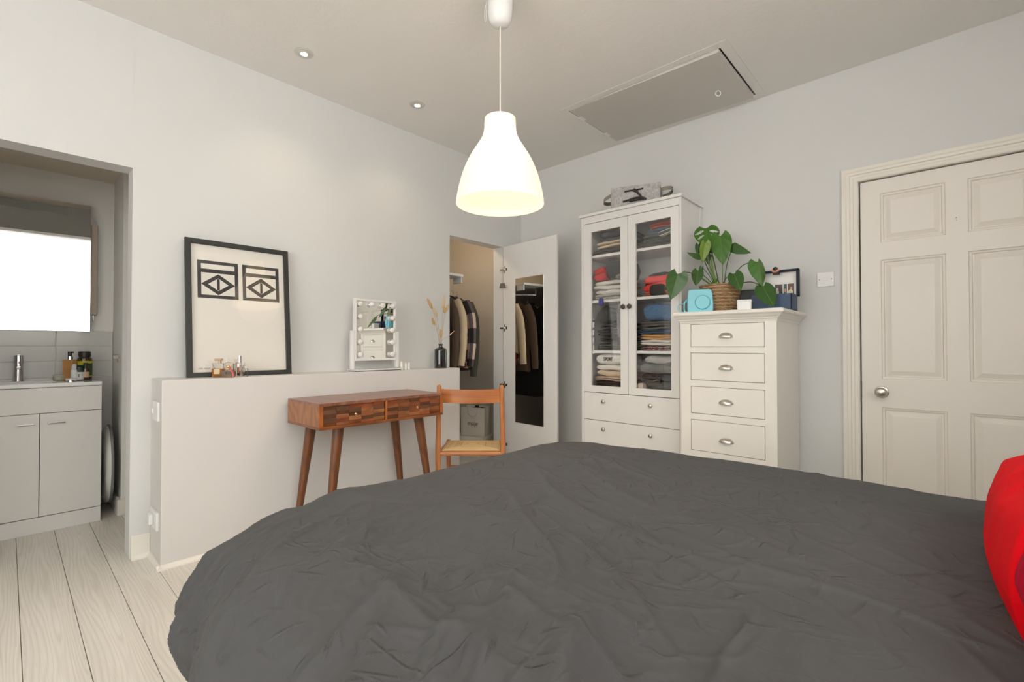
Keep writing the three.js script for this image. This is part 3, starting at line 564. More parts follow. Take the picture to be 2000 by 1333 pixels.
folded('folded_shirt', 'white folded top over the navy floral one', 'top', 1.39, 1.665, 1.052, 1.095, cloth(0.72, 0.68, 0.63), 2, 0.325);
folded('folded_trousers', 'ochre orange folded trousers, third right shelf', 'trousers', 1.375, 1.665, 1.095, 1.133, cloth(0.56, 0.30, 0.10), 2, 0.325);
folded('folded_jeans', 'dark blue jeans over the ochre trousers', 'jeans', 1.375, 1.665, 1.133, 1.165, std({ map: denimTex, color: lin(0.45, 0.5, 0.6), roughness: 0.95 }), 2, 0.325);
folded('folded_trousers', 'dark khaki-grey folded trousers between two pairs of jeans', 'trousers', 1.375, 1.665, 1.165, 1.222, cloth(0.085, 0.08, 0.07), 3, 0.325);
folded('folded_jeans', 'light blue jeans folded in a thick roll on top of the third right shelf', 'jeans', 1.395, 1.672, 1.222, 1.335, std({ map: denimTex, color: lin(0.85, 0.95, 1), roughness: 0.95, bumpMap: clothBump, bumpScale: 0.001 }), 1, 0.325, 0.26, 1.3);
folded('folded_jumper', 'dark grey folded jumper at the bottom of the lowest right shelf', 'jumper', 1.43, 1.665, 0.75, 0.808, cloth(0.075, 0.072, 0.066), 1, 0.32);
folded('folded_jumper', 'near-black folded jumper above the dark grey one, lowest right shelf', 'jumper', 1.37, 1.665, 0.808, 0.862, cloth(0.02, 0.02, 0.02), 1, 0.29);
folded('cream_socks', 'small ball of cream socks in the corner of the lowest right shelf', 'socks', 1.375, 1.42, 0.75, 0.79, cloth(0.66, 0.55, 0.48), 1, 0.332, 0.06, 1);
folded('knitted_jumper', 'mid-grey cable-knit jumper under the pale knitted one', 'jumper', 1.375, 1.665, 0.862, 0.93, knit(0.2, 0.2, 0.195), 1, 0.328, 0.26, 1.5);
folded('knitted_jumper', 'pale grey knitted jumper at the top of the lowest right shelf', 'jumper', 1.42, 1.668, 0.93, 0.985, knit(0.46, 0.45, 0.43), 1, 0.328, 0.26, 1.3);
// felt basket on the cabinet
{
  const feltTex = dataTex(256, 256, (u, v) => { const n = tileNoise(u, v, 60, 60, 5), m = tileNoise(u, v, 14, 24, 6); const k = 180 + 40 * (n - 0.5) + 20 * (m - 0.5); return [k, k - 3, k - 4]; });
  feltTex.repeat.set(3, 3);
  const b = thing('felt_basket', 'grey felt storage basket with rope ties and two strap handles on the cabinet', 'basket', [1.31, CB.top, 0.20], 0.36), felt = std({ map: feltTex, roughness: 1 }), strap = cloth(0.27, 0.25, 0.20), cord = cloth(0.05, 0.042, 0.036);
  const w = 0.165, d = 0.115, h = 0.15, t = 0.006;
  part('body', boxUV(merge([rbox(-w, w, 0, h, d - t, d, 0.003), rbox(-w, w, 0, h, -d, -d + t, 0.003), rbox(-w, -w + t, 0, h, -d + t, d - t, 0.003), rbox(w - t, w, 0, h, -d + t, d - t, 0.003), box(-w, w, 0, 0.006, -d, d), new THREE.CylinderGeometry(0.008, 0.008, h, 12).translate(-w + 0.004, h / 2, d - 0.004), new THREE.CylinderGeometry(0.008, 0.008, h, 12).translate(w - 0.004, h / 2, d - 0.004)])), felt, b);
  for (const s of [-1, 1]) {
    const pts = []; for (let k = 0; k <= 16; k++) { const a = k / 16 * Math.PI; pts.push([s * (w + 0.004 + 0.075 * Math.sin(a)), 0.105 + 0.02 * Math.sin(a) * s, d * 0.75 * Math.cos(a)]); }
    const v = []; for (let k = 0; k < 16; k++) { const [a, q] = [pts[k], pts[k + 1]], H2 = 0.026; for (const o of [0, 0.003]) { const A = [a[0] + o, a[1] - H2 / 2, a[2]], B2 = [q[0] + o, q[1] - H2 / 2, q[2]], C2 = [q[0] + o, q[1] + H2 / 2, q[2]], D2 = [a[0] + o, a[1] + H2 / 2, a[2]]; v.push(...A, ...B2, ...C2, ...A, ...C2, ...D2); } }
    const g = new THREE.BufferGeometry(); g.setAttribute('position', new THREE.Float32BufferAttribute(v, 3)); g.computeVertexNormals();
    part('handle', g, strap, b, 'woven strap handle');
    part('handle_tab', rbox(s > 0 ? w - 0.002 : -w - 0.006, s > 0 ? w + 0.006 : -w + 0.002, 0.06, 0.125, d * 0.6, d * 0.95, 0.003), strap, b);
  }
  const y1 = 0.112, y2 = 0.042;
  part('rope_tie', [tube([V(-0.075, y1, d), V(-0.03, y1 + 0.002, d + 0.006), V(0.0, y1 - 0.002, d + 0.012), V(0.03, y1 + 0.004, d + 0.006), V(0.055, y1 + 0.008, d)], 0.006, 24, 8), sphere(0.013, -0.004, y1, d + 0.01, 12, 8), tube([V(0, y1 - 0.004, d + 0.01), V(0.02, y1 - 0.022, d + 0.012), V(0.045, y1 - 0.055, d + 0.006)], 0.007, 16, 8)], cord, b, 'dark knotted rope tie');
  part('rope_tie', [tube([V(-0.085, y2, d), V(-0.04, y2 + 0.006, d + 0.008), V(0.0, y2 + 0.014, d + 0.012), V(0.05, y2 + 0.012, d + 0.008), V(0.075, y2, d)], 0.0075, 24, 8), tube([V(-0.04, y2 - 0.004, d + 0.006), V(0.0, y2 - 0.002, d + 0.012), V(0.06, y2 + 0.002, d + 0.006)], 0.006, 16, 8), sphere(0.014, -0.025, y2 + 0.002, d + 0.009, 12, 8)], cord, b, 'dark knotted rope tie');
  part('eyelet', [sphere(0.006, -0.077, y1, d), sphere(0.006, 0.058, y1 + 0.008, d), sphere(0.006, 0.077, y2, d)], M.chrome, b);
}
// ================= chest of drawers =================
const CH = { x0: 1.765, x1: 2.287, z: 0.519, top: 1.252 };
{
  const c = thing('chest_of_drawers', 'narrow cream chest of drawers with cup handles and a moulded top', 'chest of drawers', [0, 0, 0]), { x0, x1, z, top } = CH, m = M.chest;
  part('carcass', [rbox(x0, x0 + 0.02, 0, 1.19, 0.01, z - 0.02, 0.001), rbox(x1 - 0.02, x1 - 0.0008, 0, 1.19, 0.01, z - 0.0215, 0.001), box(x0 + 0.01, x1 - 0.01, 0.05, 1.18, 0.01, 0.03), box(x0 + 0.02, x1 - 0.02, 1.17, 1.19, 0.02, z - 0.03)], m, c);
  const bands = [[1.18, 1.2], [1.010, 1.044], [0.811, 0.847], [0.614, 0.650], [0.392, 0.43], [0.0, 0.12]];
  part('face_frame', [rbox(x0, 1.8245, 0, 1.2, z - 0.022, z, 0.001), rbox(2.2285, x1, 0, 1.2, z - 0.022, z, 0.001), ...bands.map(([a, b]) => box(1.824, 2.229, a, b, z - 0.022, z - 0.0004))], m, c);
  const prof = [[0, 1.186], [0.003, 1.186], [0.006, 1.196], [0.013, 1.202], [0.014, 1.207], [0.024, 1.216], [0.030, 1.224], [0.038, 1.228], [0.043, 1.234], [0.043, 1.243], [0.037, 1.2505], [0.02, 1.252]];
  const v = [], loop = (o, y) => [[x0 - Math.min(o, 0.03), y, 0.004], [x0 - Math.min(o, 0.03), y, z + o], [x1 + o, y, z + o], [x1 + o, y, 0.004]];
  for (let i = 0; i < prof.length - 1; i++) { const a = loop(...prof[i]), b = loop(...prof[i + 1]); for (let k = 0; k < 3; k++) v.push(...a[k], ...a[k + 1], ...b[k + 1], ...a[k], ...b[k + 1], ...b[k]); }
  const g = new THREE.BufferGeometry(); g.setAttribute('position', new THREE.Float32BufferAttribute(v, 3)); g.computeVertexNormals();
  part('cornice_top', [g, box(x0 - 0.025, x1 + 0.03, 1.243, 1.252, 0.004, z + 0.03)], m, c, 'moulded overhanging top');
  for (const [y0, y1] of [[1.0465, 1.1775], [0.8495, 1.0075], [0.6525, 0.8085], [0.4325, 0.6115], [0.1225, 0.3895]]) {
    const d = part('drawer', rbox(1.827, 2.226, y0, y1, z - 0.022, z - 0.001, 0.001), m, c);
    const hy = y1 - 0.07 - (y0 < 0.5 ? 0.035 : y0 > 1.0 ? 0.0 : 0.012), hs = 26, hv = [], hi = [];
    // quarter-dome cup pull
    for (let i = 0; i <= hs; i++) for (let j = 0; j <= 8; j++) { const a = Math.PI * i / hs, e = (j / 8) * Math.PI / 2; hv.push(0.040 * Math.cos(a) * (1 - 0.15 * Math.sin(e)) , 0.024 * Math.sin(a) * Math.cos(e) * 1.05 + 0.002 * Math.cos(e), 0.025 * Math.sin(e) * Math.pow(Math.max(0, Math.sin(a)), 0.5)); }
    for (let i = 0; i < hs; i++) for (let j = 0; j < 8; j++) { const k = i * 9 + j; hi.push(k, k + 9, k + 1, k + 9, k + 10, k + 1); }
    const hg = new THREE.BufferGeometry(); hg.setAttribute('position', new THREE.Float32BufferAttribute(hv, 3)); hg.setIndex(hi); hg.computeVertexNormals();
    part('cup_handle', [hg, new THREE.TorusGeometry(0.0395, 0.0022, 6, 30, Math.PI).scale(1, 0.64, 1)].map((q) => q.translate(2.0265, hy - 0.008, z - 0.001)), M.nickel, d, 'satin metal cup handle');
  }
}
// ================= things on the chest =================
const CT = CH.top;
{
  // light blue instant camera in its case
  const teal = phys({ color: lin(0.20, 0.58, 0.68), roughness: 0.45, clearcoat: 0.2 });
  const c = thing('instant_camera', 'light blue instant camera in a soft case with a strap', 'camera', [at(1368, 600, 'z', 0.42).x, CT, 0.42], 0.3);
  const s = new THREE.Shape(), w = 0.068; s.moveTo(-w + 0.012, 0); s.lineTo(w - 0.012, 0); s.quadraticCurveTo(w, 0, w, 0.016); s.quadraticCurveTo(w + 0.002, 0.06, w - 0.004, 0.10); s.quadraticCurveTo(w - 0.006, 0.134, w - 0.02, 0.134); s.lineTo(-w + 0.012, 0.134); s.quadraticCurveTo(-w + 0.004, 0.134, -w + 0.004, 0.12); s.quadraticCurveTo(-w - 0.002, 0.06, -w, 0.018); s.quadraticCurveTo(-w, 0, -w + 0.012, 0);
  part('case', new THREE.ExtrudeGeometry(s, { depth: 0.05, bevelEnabled: true, bevelSize: 0.005, bevelThickness: 0.005, bevelSegments: 3, curveSegments: 10 }).translate(0, 0.005, -0.03), teal, c);
  part('lens_cover', lathe([[0, 0.012], [0.038, 0.012], [0.041, 0.010], [0.042, 0.005], [0.044, 0.003], [0.045, 0]], 40).rotateX(Math.PI / 2).translate(0.014, 0.064, 0.025), teal, c, 'round raised lens cover');
  part('strap', [tube([V(-0.068, 0.09, 0), V(-0.085, 0.075, 0.01), V(-0.092, 0.045, 0.014), V(-0.088, 0.012, 0.012), V(-0.07, 0.006, 0.014)], 0.0045, 24, 8), tube([V(-0.068, 0.08, 0.005), V(-0.10, 0.06, 0.01), V(-0.125, 0.05, 0.012), V(-0.13, 0.03, 0.012), V(-0.115, 0.012, 0.012), V(-0.085, 0.006, 0.015)], 0.003, 24, 8)], teal, c);
}
{
  // potted monstera in a woven basket
  const potX = at(1407, 590, 'z', 0.27).x, P = thing('potted_monstera', 'young monstera plant in a woven straw basket pot', 'plant', [potX, CT, 0.27]);
  const strands = []; reseed(31);
  const wick = [std({ color: lin(0.30, 0.17, 0.08), roughness: 0.8 }), std({ color: lin(0.46, 0.30, 0.16), roughness: 0.8 })];
  const rows = 17, hgt = 0.178, rad = (t) => 0.084 + 0.034 * t, byMat = [[], []];
  for (let k = 0; k < rows; k++) {
    const y = (k + 0.5) / rows * hgt, R = rad(y / hgt), pts = [], ph = rnd() * 6;
    for (let a = 0; a < 40; a++) { const th = a / 40 * Math.PI * 2, wob = 0.0022 * Math.sin(th * 20 + k * Math.PI) + 0.001 * N3(th * 3, k, 1); pts.push(V((R + wob) * Math.cos(th), y + 0.0016 * Math.sin(th * 20 + ph), (R + wob) * Math.sin(th))); }
    byMat[k % 2].push(tube(pts, 0.0062, 120, 6, true));
  }
  // short stray straw pieces that twist round the rows
  for (let k = 0; k < 220; k++) { const t = rnd(), th = rnd() * Math.PI * 2, R = rad(t) + 0.0055, y = t * hgt, l = rr(0.1, 0.28), pts = []; for (let q = 0; q <= 4; q++) { const a = th + l * q / 4; pts.push(V(R * Math.cos(a), y + (q - 2) * 0.002, R * Math.sin(a))); } byMat[k % 3 ? 1 : 0].push(tube(pts, 0.0022, 5, 4)); }
  const bk = part('basket', byMat[0], wick[0], P, 'woven straw basket');
  part('straw', byMat[1], wick[1], bk);
  part('soil', new THREE.CylinderGeometry(0.108, 0.1, 0.02, 32).translate(0, hgt - 0.025, 0), std({ color: lin(0.03, 0.02, 0.012), roughness: 1 }), P);
  // leaves
  const leafMat = (r, g, b) => phys({ color: lin(r, g, b), roughness: 0.38, transmission: 0.12, thickness: 0, clearcoat: 0.25, clearcoatRoughness: 0.35 });
  const green = leafMat(0.030, 0.105, 0.010), mid = leafMat(0.048, 0.160, 0.010), lime = leafMat(0.17, 0.28, 0.02), dark = leafMat(0.022, 0.085, 0.014);
  const stemMat = std({ color: lin(0.07, 0.11, 0.03), roughness: 0.6 }), stemLight = std({ color: lin(0.16, 0.26, 0.05), roughness: 0.5 });
  // heart-shaped blade with lobes behind the stalk, a midrib fold, side veins and optional slits
  function blade(L, W, foldA, curl, slits) {
    const nt = 44, ns = 32, pos = [], idx = [];
    const width = (t) => Math.pow(Math.max(0, Math.sin(Math.PI * Math.pow(t, 0.62))), 0.8) * (1 - 0.25 * t);
    for (let i = 0; i <= nt; i++) for (let j = 0; j <= ns; j++) {
      const t = i / nt, s = j / ns * 2 - 1, a = Math.abs(s), w = width(0.03 + 0.97 * t) * W / 2;
      let x = s * w, y = t * L - 0.20 * L * Math.pow(a, 1.4) * (1 - t) * (1 - t);
      let z = -a * w * Math.tan(foldA) + 0.012 * L * Math.cos((t * 7 - a * 2.4) * Math.PI) * a * (1 - a * 0.5);
      z -= curl * L * t * t; y -= 0.35 * curl * L * t * t * t;
      pos.push(x, y, z);
    }
    const hole = (t, a, side) => slits && slits.some(([t0, a0, a1, th, sd]) => sd === side && a > a0 && a < a1 && Math.abs(t - t0 - 0.22 * (a - a0)) < th * Math.sin(Math.PI * Math.min(1, (a - a0) / (a1 - a0) * 0.9 + 0.1)));
    for (let i = 0; i < nt; i++) for (let j = 0; j < ns; j++) {
      const t = (i + 0.5) / nt, s = (j + 0.5) / ns * 2 - 1;
      if (hole(t, Math.abs(s), Math.sign(s))) continue;
      const k = i * (ns + 1) + j, q = k + ns + 1; idx.push(k, k + 1, q, q, k + 1, q + 1);
    }
    const g = new THREE.BufferGeometry(); g.setAttribute('position', new THREE.Float32BufferAttribute(pos, 3)); g.setIndex(idx); g.computeVertexNormals();
    return g;
  }
  const Lw = (px, py, z) => at(px, py, 'z', z).sub(P.position);
  function leaf(b, t, z0, z1, wPx, mat, o = {}) {
    const B = Lw(...b, z0), T = Lw(...t, z1), d = T.clone().sub(B), L = d.length(), depth = 2.85, W = wPx * depth / FOCAL;
    const yv = d.clone().normalize(), toCam = CAM.clone().sub(P.position).sub(B).normalize(); let n = toCam.clone().addScaledVector(V(...(o.lean || [0, 0.3, 0])), 1);
    n.addScaledVector(yv, -n.dot(yv)).normalize();
    const xv = new THREE.Vector3().crossVectors(yv, n), m = new THREE.Matrix4().makeBasis(xv, yv, n).setPosition(B);
    const lf = part('leaf', blade(L * (1 + 0.2 * (o.curl ?? 0.1)), W, o.fold ?? 0.3, o.curl ?? 0.1, o.slits).applyMatrix4(m), mat, P);
    const rib = []; for (let k = 0; k <= 6; k++) { const q = k / 6, c = o.curl ?? 0.1; rib.push(V(0, q * L * 0.97 - 0.35 * c * L * q * q * q, -c * L * q * q + 0.001).applyMatrix4(m)); }
    part('midrib', tube(rib, 0.0011, 12, 5), stemLight, lf);
    return B;
  }
  function stalk(from, B, mid1, mat, r = 0.0028) { part('stalk', tube([V(...from), mid1 ? mid1 : V(from[0], 0.15, from[2]).lerp(B, 0.5).add(V(0, 0.02, 0)), B], r, 20, 6), mat, P); }
  const s0 = [0, 0.155, 0];
  let B = leaf([1379, 446], [1385, 481], 0.27, 0.34, 53, mid, { curl: 0.16, fold: 0.2, lean: [0, 0.5, 0], slits: [[0.17, 0.26, 0.93, 0.06, -1], [0.38, 0.32, 0.86, 0.045, -1], [0.12, 0.25, 0.94, 0.06, 1], [0.34, 0.28, 0.9, 0.05, 1]] });
  stalk(s0, B.clone().add(V(0.0, -0.002, -0.004)), Lw(1393, 505, 0.27), stemMat, 0.0034);
  B = leaf([1407, 461], [1412, 515], 0.28, 0.33, 44, mid, { curl: 0.12, fold: 0.22, lean: [0, 0.3, 0] }); stalk([0.015, 0.155, 0], B.clone().add(V(0, 0, -0.012)), Lw(1411, 520, 0.24), stemLight, 0.003);
  B = leaf([1435, 474], [1469, 491], 0.24, 0.26, 26, green, { fold: 0.9, lean: [-0.2, 2.2, 0], curl: 0.1 }); stalk([0.02, 0.155, 0], B, Lw(1421, 512, 0.25), stemMat);
  B = leaf([1479, 512], [1493, 556], 0.30, 0.34, 34, mid, { fold: 0.5, curl: 0.15, lean: [0.6, 0.2, 0] }); stalk([0.03, 0.16, 0.01], B, Lw(1452, 518, 0.29), stemMat);
  B = leaf([1490, 560], [1511, 597], 0.40, 0.47, 36, green, { fold: 0.3, curl: 0.1, lean: [0, 0.4, 0] }); stalk([0.03, 0.16, 0.02], B, Lw(1466, 551, 0.36), stemMat);
  B = leaf([1434, 535], [1446, 566], 0.38, 0.43, 30, green, { fold: 0.25, curl: 0.1, lean: [-0.1, 0.3, 0] }); stalk([0.01, 0.16, 0.02], B, Lw(1419, 543, 0.33), stemMat);
  B = leaf([1324, 536], [1309, 585], 0.50, 0.54, 45, green, { fold: 0.25, curl: 0.08, lean: [-0.1, 0.4, 0] }); stalk([-0.02, 0.16, 0.02], B, Lw(1348, 533, 0.42), stemMat);
  B = leaf([1363, 529], [1359, 557], 0.38, 0.42, 25, green, { fold: 0.3, curl: 0.1 }); stalk([-0.02, 0.16, 0.02], B, Lw(1382, 545, 0.33), stemMat);
  B = leaf([1369, 497], [1342, 492], 0.33, 0.38, 26, green, { fold: 0.5, curl: 0.06, lean: [0, 1.2, 0] }); stalk([-0.01, 0.155, 0], B, Lw(1386, 520, 0.28), stemMat);
  B = leaf([1377, 475], [1371, 513], 0.34, 0.36, 23, lime, { fold: 0.4, curl: 0.06, lean: [-0.3, 0.1, 0] }); stalk([-0.01, 0.155, 0.01], B, Lw(1387, 525, 0.3), stemLight);
  B = leaf([1364, 478], [1363, 500], 0.24, 0.24, 14, dark, { fold: 0.4 }); stalk([-0.015, 0.155, -0.01], B, Lw(1381, 522, 0.25), stemMat);
  B = leaf([1385, 486], [1382, 516], 0.25, 0.26, 18, dark, { fold: 0.3, slits: [[0.3, 0.3, 0.85, 0.04, -1], [0.3, 0.3, 0.85, 0.04, 1]] }); stalk([0, 0.155, -0.01], B, Lw(1388, 530, 0.25), stemMat);
  B = leaf([1371, 522], [1368, 539], 0.30, 0.31, 10, dark, { fold: 0.5, lean: [0.6, 0.2, 0] }); stalk([-0.015, 0.155, 0], B, Lw(1383, 536, 0.28), stemMat, 0.002);
  B = leaf([1392, 555], [1404, 541], 0.29, 0.27, 10, mid, { fold: 0.6 });
  // thick pale stems and a low leaf sheath
  part('stem', [tube([V(-0.008, 0.15, 0), Lw(1394, 535, 0.27), Lw(1389, 505, 0.27)], 0.006, 16, 8), tube([V(-0.02, 0.155, 0.02), Lw(1381, 551, 0.33), Lw(1367, 541, 0.37)], 0.005, 16, 8)], stemLight, P);
}
{
  const b = solo('card_box', [rbox(-0.052, 0.052, 0, 0.138, -0.035, 0.035, 0.004), rbox(-0.0535, 0.0535, 0.085, 0.142, -0.0365, 0.0365, 0.004)], std({ color: lin(0.012, 0.014, 0.014), roughness: 0.5 }), 'black lidded box behind the small white box on the chest', 'box');
  b.position.set(at(1459, 590, 'z', 0.2).x, CT, 0.2); b.rotation.y = 0.15;
  const w = thing('white_pot', 'small white square pot in front of the black box', 'pot', [at(1454.5, 600, 'z', 0.44).x, CT, 0.44], 0.2);
  part('body', [rbox(-0.036, 0.036, 0, 0.062, -0.03, 0.03, 0.004)], M.white, w); part('rim', rbox(-0.038, 0.038, 0.05, 0.06, -0.032, 0.032, 0.003), M.white, w);
}
{
  // navy hinged box with prints in the lid
  const navy = std({ color: lin(0.06, 0.095, 0.17), roughness: 0.6 }), navyIn = std({ color: lin(0.008, 0.014, 0.03), roughness: 0.7 });
  const xa = at(1466, 600, 'z', 0.36).x, xb = at(1546, 600, 'z', 0.36).x, w = (xb - xa) / 2, b = thing('keepsake_box', 'open navy blue keepsake box with a photo print inside its raised lid', 'box', [(xa + xb) / 2, CT, 0.29]);
  part('tray', [rbox(-w, w, 0, 0.092, 0.064, 0.07, 0.001), rbox(-w, w, 0, 0.092, -0.07, -0.064, 0.001), rbox(-w, -w + 0.005, 0, 0.092, -0.07, 0.07, 0.001), rbox(w - 0.005, w, 0, 0.092, -0.07, 0.07, 0.001), box(-w, w, 0, 0.004, -0.07, 0.07)], navy, b);
  const lx0 = at(1484, 560, 'z', 0.2).x - b.position.x, lx1 = at(1562, 560, 'z', 0.2).x - b.position.x, ly = 0.245;
  const lid = part('lid', [rbox(lx0, lx1, 0.085, ly, -0.095, -0.09, 0.001), rbox(lx0, lx1, ly - 0.012, ly, -0.09, -0.06, 0.002), rbox(lx0, lx1, 0.085, 0.093, -0.09, -0.06, 0.001), rbox(lx0, lx0 + 0.012, 0.085, ly, -0.09, -0.06, 0.002), rbox(lx1 - 0.012, lx1, 0.085, ly, -0.09, -0.06, 0.002)], navyIn, b, 'raised dark navy lid');
  const cv = document.createElement('canvas'); cv.width = 512; cv.height = 320; const x = cv.getContext('2d');
  x.fillStyle = '#e6e4e0'; x.fillRect(0, 0, 512, 320); x.fillStyle = '#cfcdc8'; x.fillRect(165, 138, 316, 4); x.fillRect(476, 138, 4, 182);
  const ph = (a, w2, bg) => { x.fillStyle = bg; x.fillRect(a, 160, w2, 160); };
  ph(195, 110, '#4a3f3a'); ph(318, 48, '#31544a'); ph(378, 90, '#5c3327');
  x.fillStyle = '#c9bdb6'; x.beginPath(); x.ellipse(228, 228, 18, 24, 0, 0, 7); x.fill(); x.fillRect(208, 250, 44, 50); x.fillStyle = '#98714f'; x.fillRect(195, 285, 110, 35);
  x.fillStyle = '#c9877c'; x.beginPath(); x.ellipse(342, 250, 17, 28, 0, 0, 7); x.fill(); x.fillStyle = '#5a2f33'; x.fillRect(318, 290, 48, 30);
  x.fillStyle = '#c79a80'; x.beginPath(); x.ellipse(428, 222, 14, 18, 0, 0, 7); x.fill(); x.fillStyle = '#d8cda9'; x.beginPath(); x.ellipse(416, 272, 34, 36, 0.3, 0, 7); x.fill();
  const tx = new THREE.CanvasTexture(cv); tx.colorSpace = THREE.SRGBColorSpace;
  part('photo_print', new THREE.PlaneGeometry(lx1 - lx0 - 0.024, ly - 0.012 - 0.093).translate((lx0 + lx1) / 2, (ly - 0.012 + 0.093) / 2, -0.0885), std({ map: tx, roughness: 0.3 }), lid, 'white print with three small photographs');
  const cl = thing('round_badge', 'small round orange and black badge on the top edge of the navy box lid', 'badge', [b.position.x + (lx0 + lx1) / 2 - 0.012, CT + ly + 0.0, 0.29 - 0.056]);
  part('ring', new THREE.TorusGeometry(0.013, 0.0065, 10, 28).scale(1.15, 0.85, 1).rotateX(-0.5), std({ color: lin(0.78, 0.33, 0.2), roughness: 0.5 }), cl);
  part('centre', [lathe([[0, 0.004], [0.013, 0.003], [0.014, -0.003], [0, -0.003]], 24).rotateX(Math.PI / 2).translate(0, 0.006, 0.003), rbox(-0.012, 0.022, -0.028, -0.006, -0.003, 0.003, 0.002)], M.black, cl);
}
// ================= desk =================
const deskWood = woodTex([188, 128, 74], [112, 68, 36], 71, 5, 1.0), deskTop = woodTex([158, 108, 82], [100, 62, 44], 75, 5, 1);
const mkWood = (map, tint, rough = 0.38) => phys({ map, color: tint, roughness: rough, clearcoat: 0.3, clearcoatRoughness: 0.3 });
const W1 = mkWood(deskWood, lin(1.08, 1.0, 0.92)), W2 = mkWood(deskWood, lin(0.72, 0.52, 0.36)), W3 = mkWood(deskWood, lin(0.70, 0.36, 0.2)), W4 = mkWood(deskWood, lin(0.34, 0.27, 0.2)), WE = mkWood(deskWood, lin(1.25, 0.85, 0.42)), WL = mkWood(deskWood, lin(0.48, 0.37, 0.26)), WT = mkWood(deskTop, lin(1, 0.95, 0.92), 0.32);
{
  const d = thing('desk', 'small mid-century wooden desk with two carved-block drawers and splayed legs', 'desk', [0, 0, 0]);
  const x0 = 0.293, x1 = 0.675, z0 = 1.481, z1 = 2.256, y0 = 0.628, y1 = 0.762, t = 0.02;
  const wu = (g) => boxUV(g, 2.2);
  part('desk_top', wu(rbox(x0, x1, y1 - t * 0.8, y1, z0, z1, 0.0015)), WT, d);
  part('bottom_board', boxUV(rbox(x0, x1, y0, y0 + t * 0.8, z0, z1, 0.0015), 2.2, true), W2, d);
  for (const [a, b] of [[z0, z0 + t], [z1 - t, z1]]) part('side_board', boxUV(rbox(x0, x1 - 0.004, y0 + 0.0155, y1 - 0.0155, a, b, 0.0015), 2.6), W1, d);
  for (const [a, b] of [[z0, z0 + t], [z1 - t, z1], [1.871, 1.884]]) part('front_edge', boxUV(rbox(x1 - 0.0045, x1, y0 + 0.0155, y1 - 0.0155, a, b, 0.001), 3), WE, d);
  part('back_board', boxUV(box(x0 + 0.001, x0 + 0.01, y0 + 0.015, y1 - 0.015, z0 + t, z1 - t), 2), W2, d);
  reseed(9);
  const blocks = [W1, W2, W3, W3, W4, W2, W4];
  for (const [a, b, kz] of [[1.886, 2.234, 2.064], [1.503, 1.869, 1.675]]) {
    const dr = part('drawer', boxUV(box(x0 + 0.02, x1 - 0.016, y0 + 0.017, y1 - 0.017, a, b), 3), W4, d);
    const nc = 5, nr = 5, cw = (b - a) / nc, chh = (y1 - y0 - 0.034) / nr;
    for (let i = 0; i < nc; i++) for (let j = 0; j < nr; j++) {
      const off = (i % 2) * chh * 0.32, za = a + i * cw + 0.0004, zb = a + (i + 1) * cw - 0.0004, ya = Math.max(y0 + 0.017, y0 + 0.017 + j * chh - off), yb = Math.min(y1 - 0.017, y0 + 0.017 + (j + 1) * chh - off * (j === nr - 1 ? 0 : 1));
      const g = boxUV(box(x1 - 0.016, x1 - 0.004, ya, yb, za, zb), 3), p = g.attributes.position, up = (i + j) % 2 ? 1 : -1, k = rr(0.004, 0.0075), uv = g.attributes.uv, o = rnd();
      for (let q = 0; q < p.count; q++) { if (p.getX(q) > x1 - 0.006) p.setX(q, x1 - 0.004 - (p.getY(q) > (ya + yb) / 2 ? (up > 0 ? k : 0.0005) : (up > 0 ? 0.0005 : k)) - 0.001 * ((p.getZ(q) - za) > cw / 2 ? 1 : 0)); uv.setXY(q, uv.getY(q) + o, uv.getX(q) + o * 0.7); }
      g.computeVertexNormals();
      part('block', g, blocks[Math.floor(rnd() * blocks.length)], dr);
    }
    part('knob', [lathe([[0.003, 0], [0.003, 0.008], [0.0065, 0.009], [0.0075, 0.012], [0.0065, 0.015], [0, 0.0158]], 16).rotateZ(-Math.PI / 2).translate(x1 - 0.006, 0.693, kz)], M.brass, dr, 'small round brass knob');
  }
  for (const [tx, tz, fx, fz] of [[0.375, 2.16, 0.345, 2.235], [0.60, 2.118, 0.628, 2.195], [0.375, 1.635, 0.345, 1.545], [0.60, 1.612, 0.628, 1.515]]) {
    const g = rod(V(fx, 0, fz), V(tx, y0 + 0.004, tz), 0.014, 0.0295, 24); g.computeBoundingBox();
    const p = g.attributes.position, uv = g.attributes.uv; for (let i = 0; i < p.count; i++) { uv.setXY(i, uv.getX(i) * 0.4, p.getY(i) * 2); if (p.getY(i) < 0.002) p.setY(i, 0); }
    part('leg', g, WL, d);
  }
}
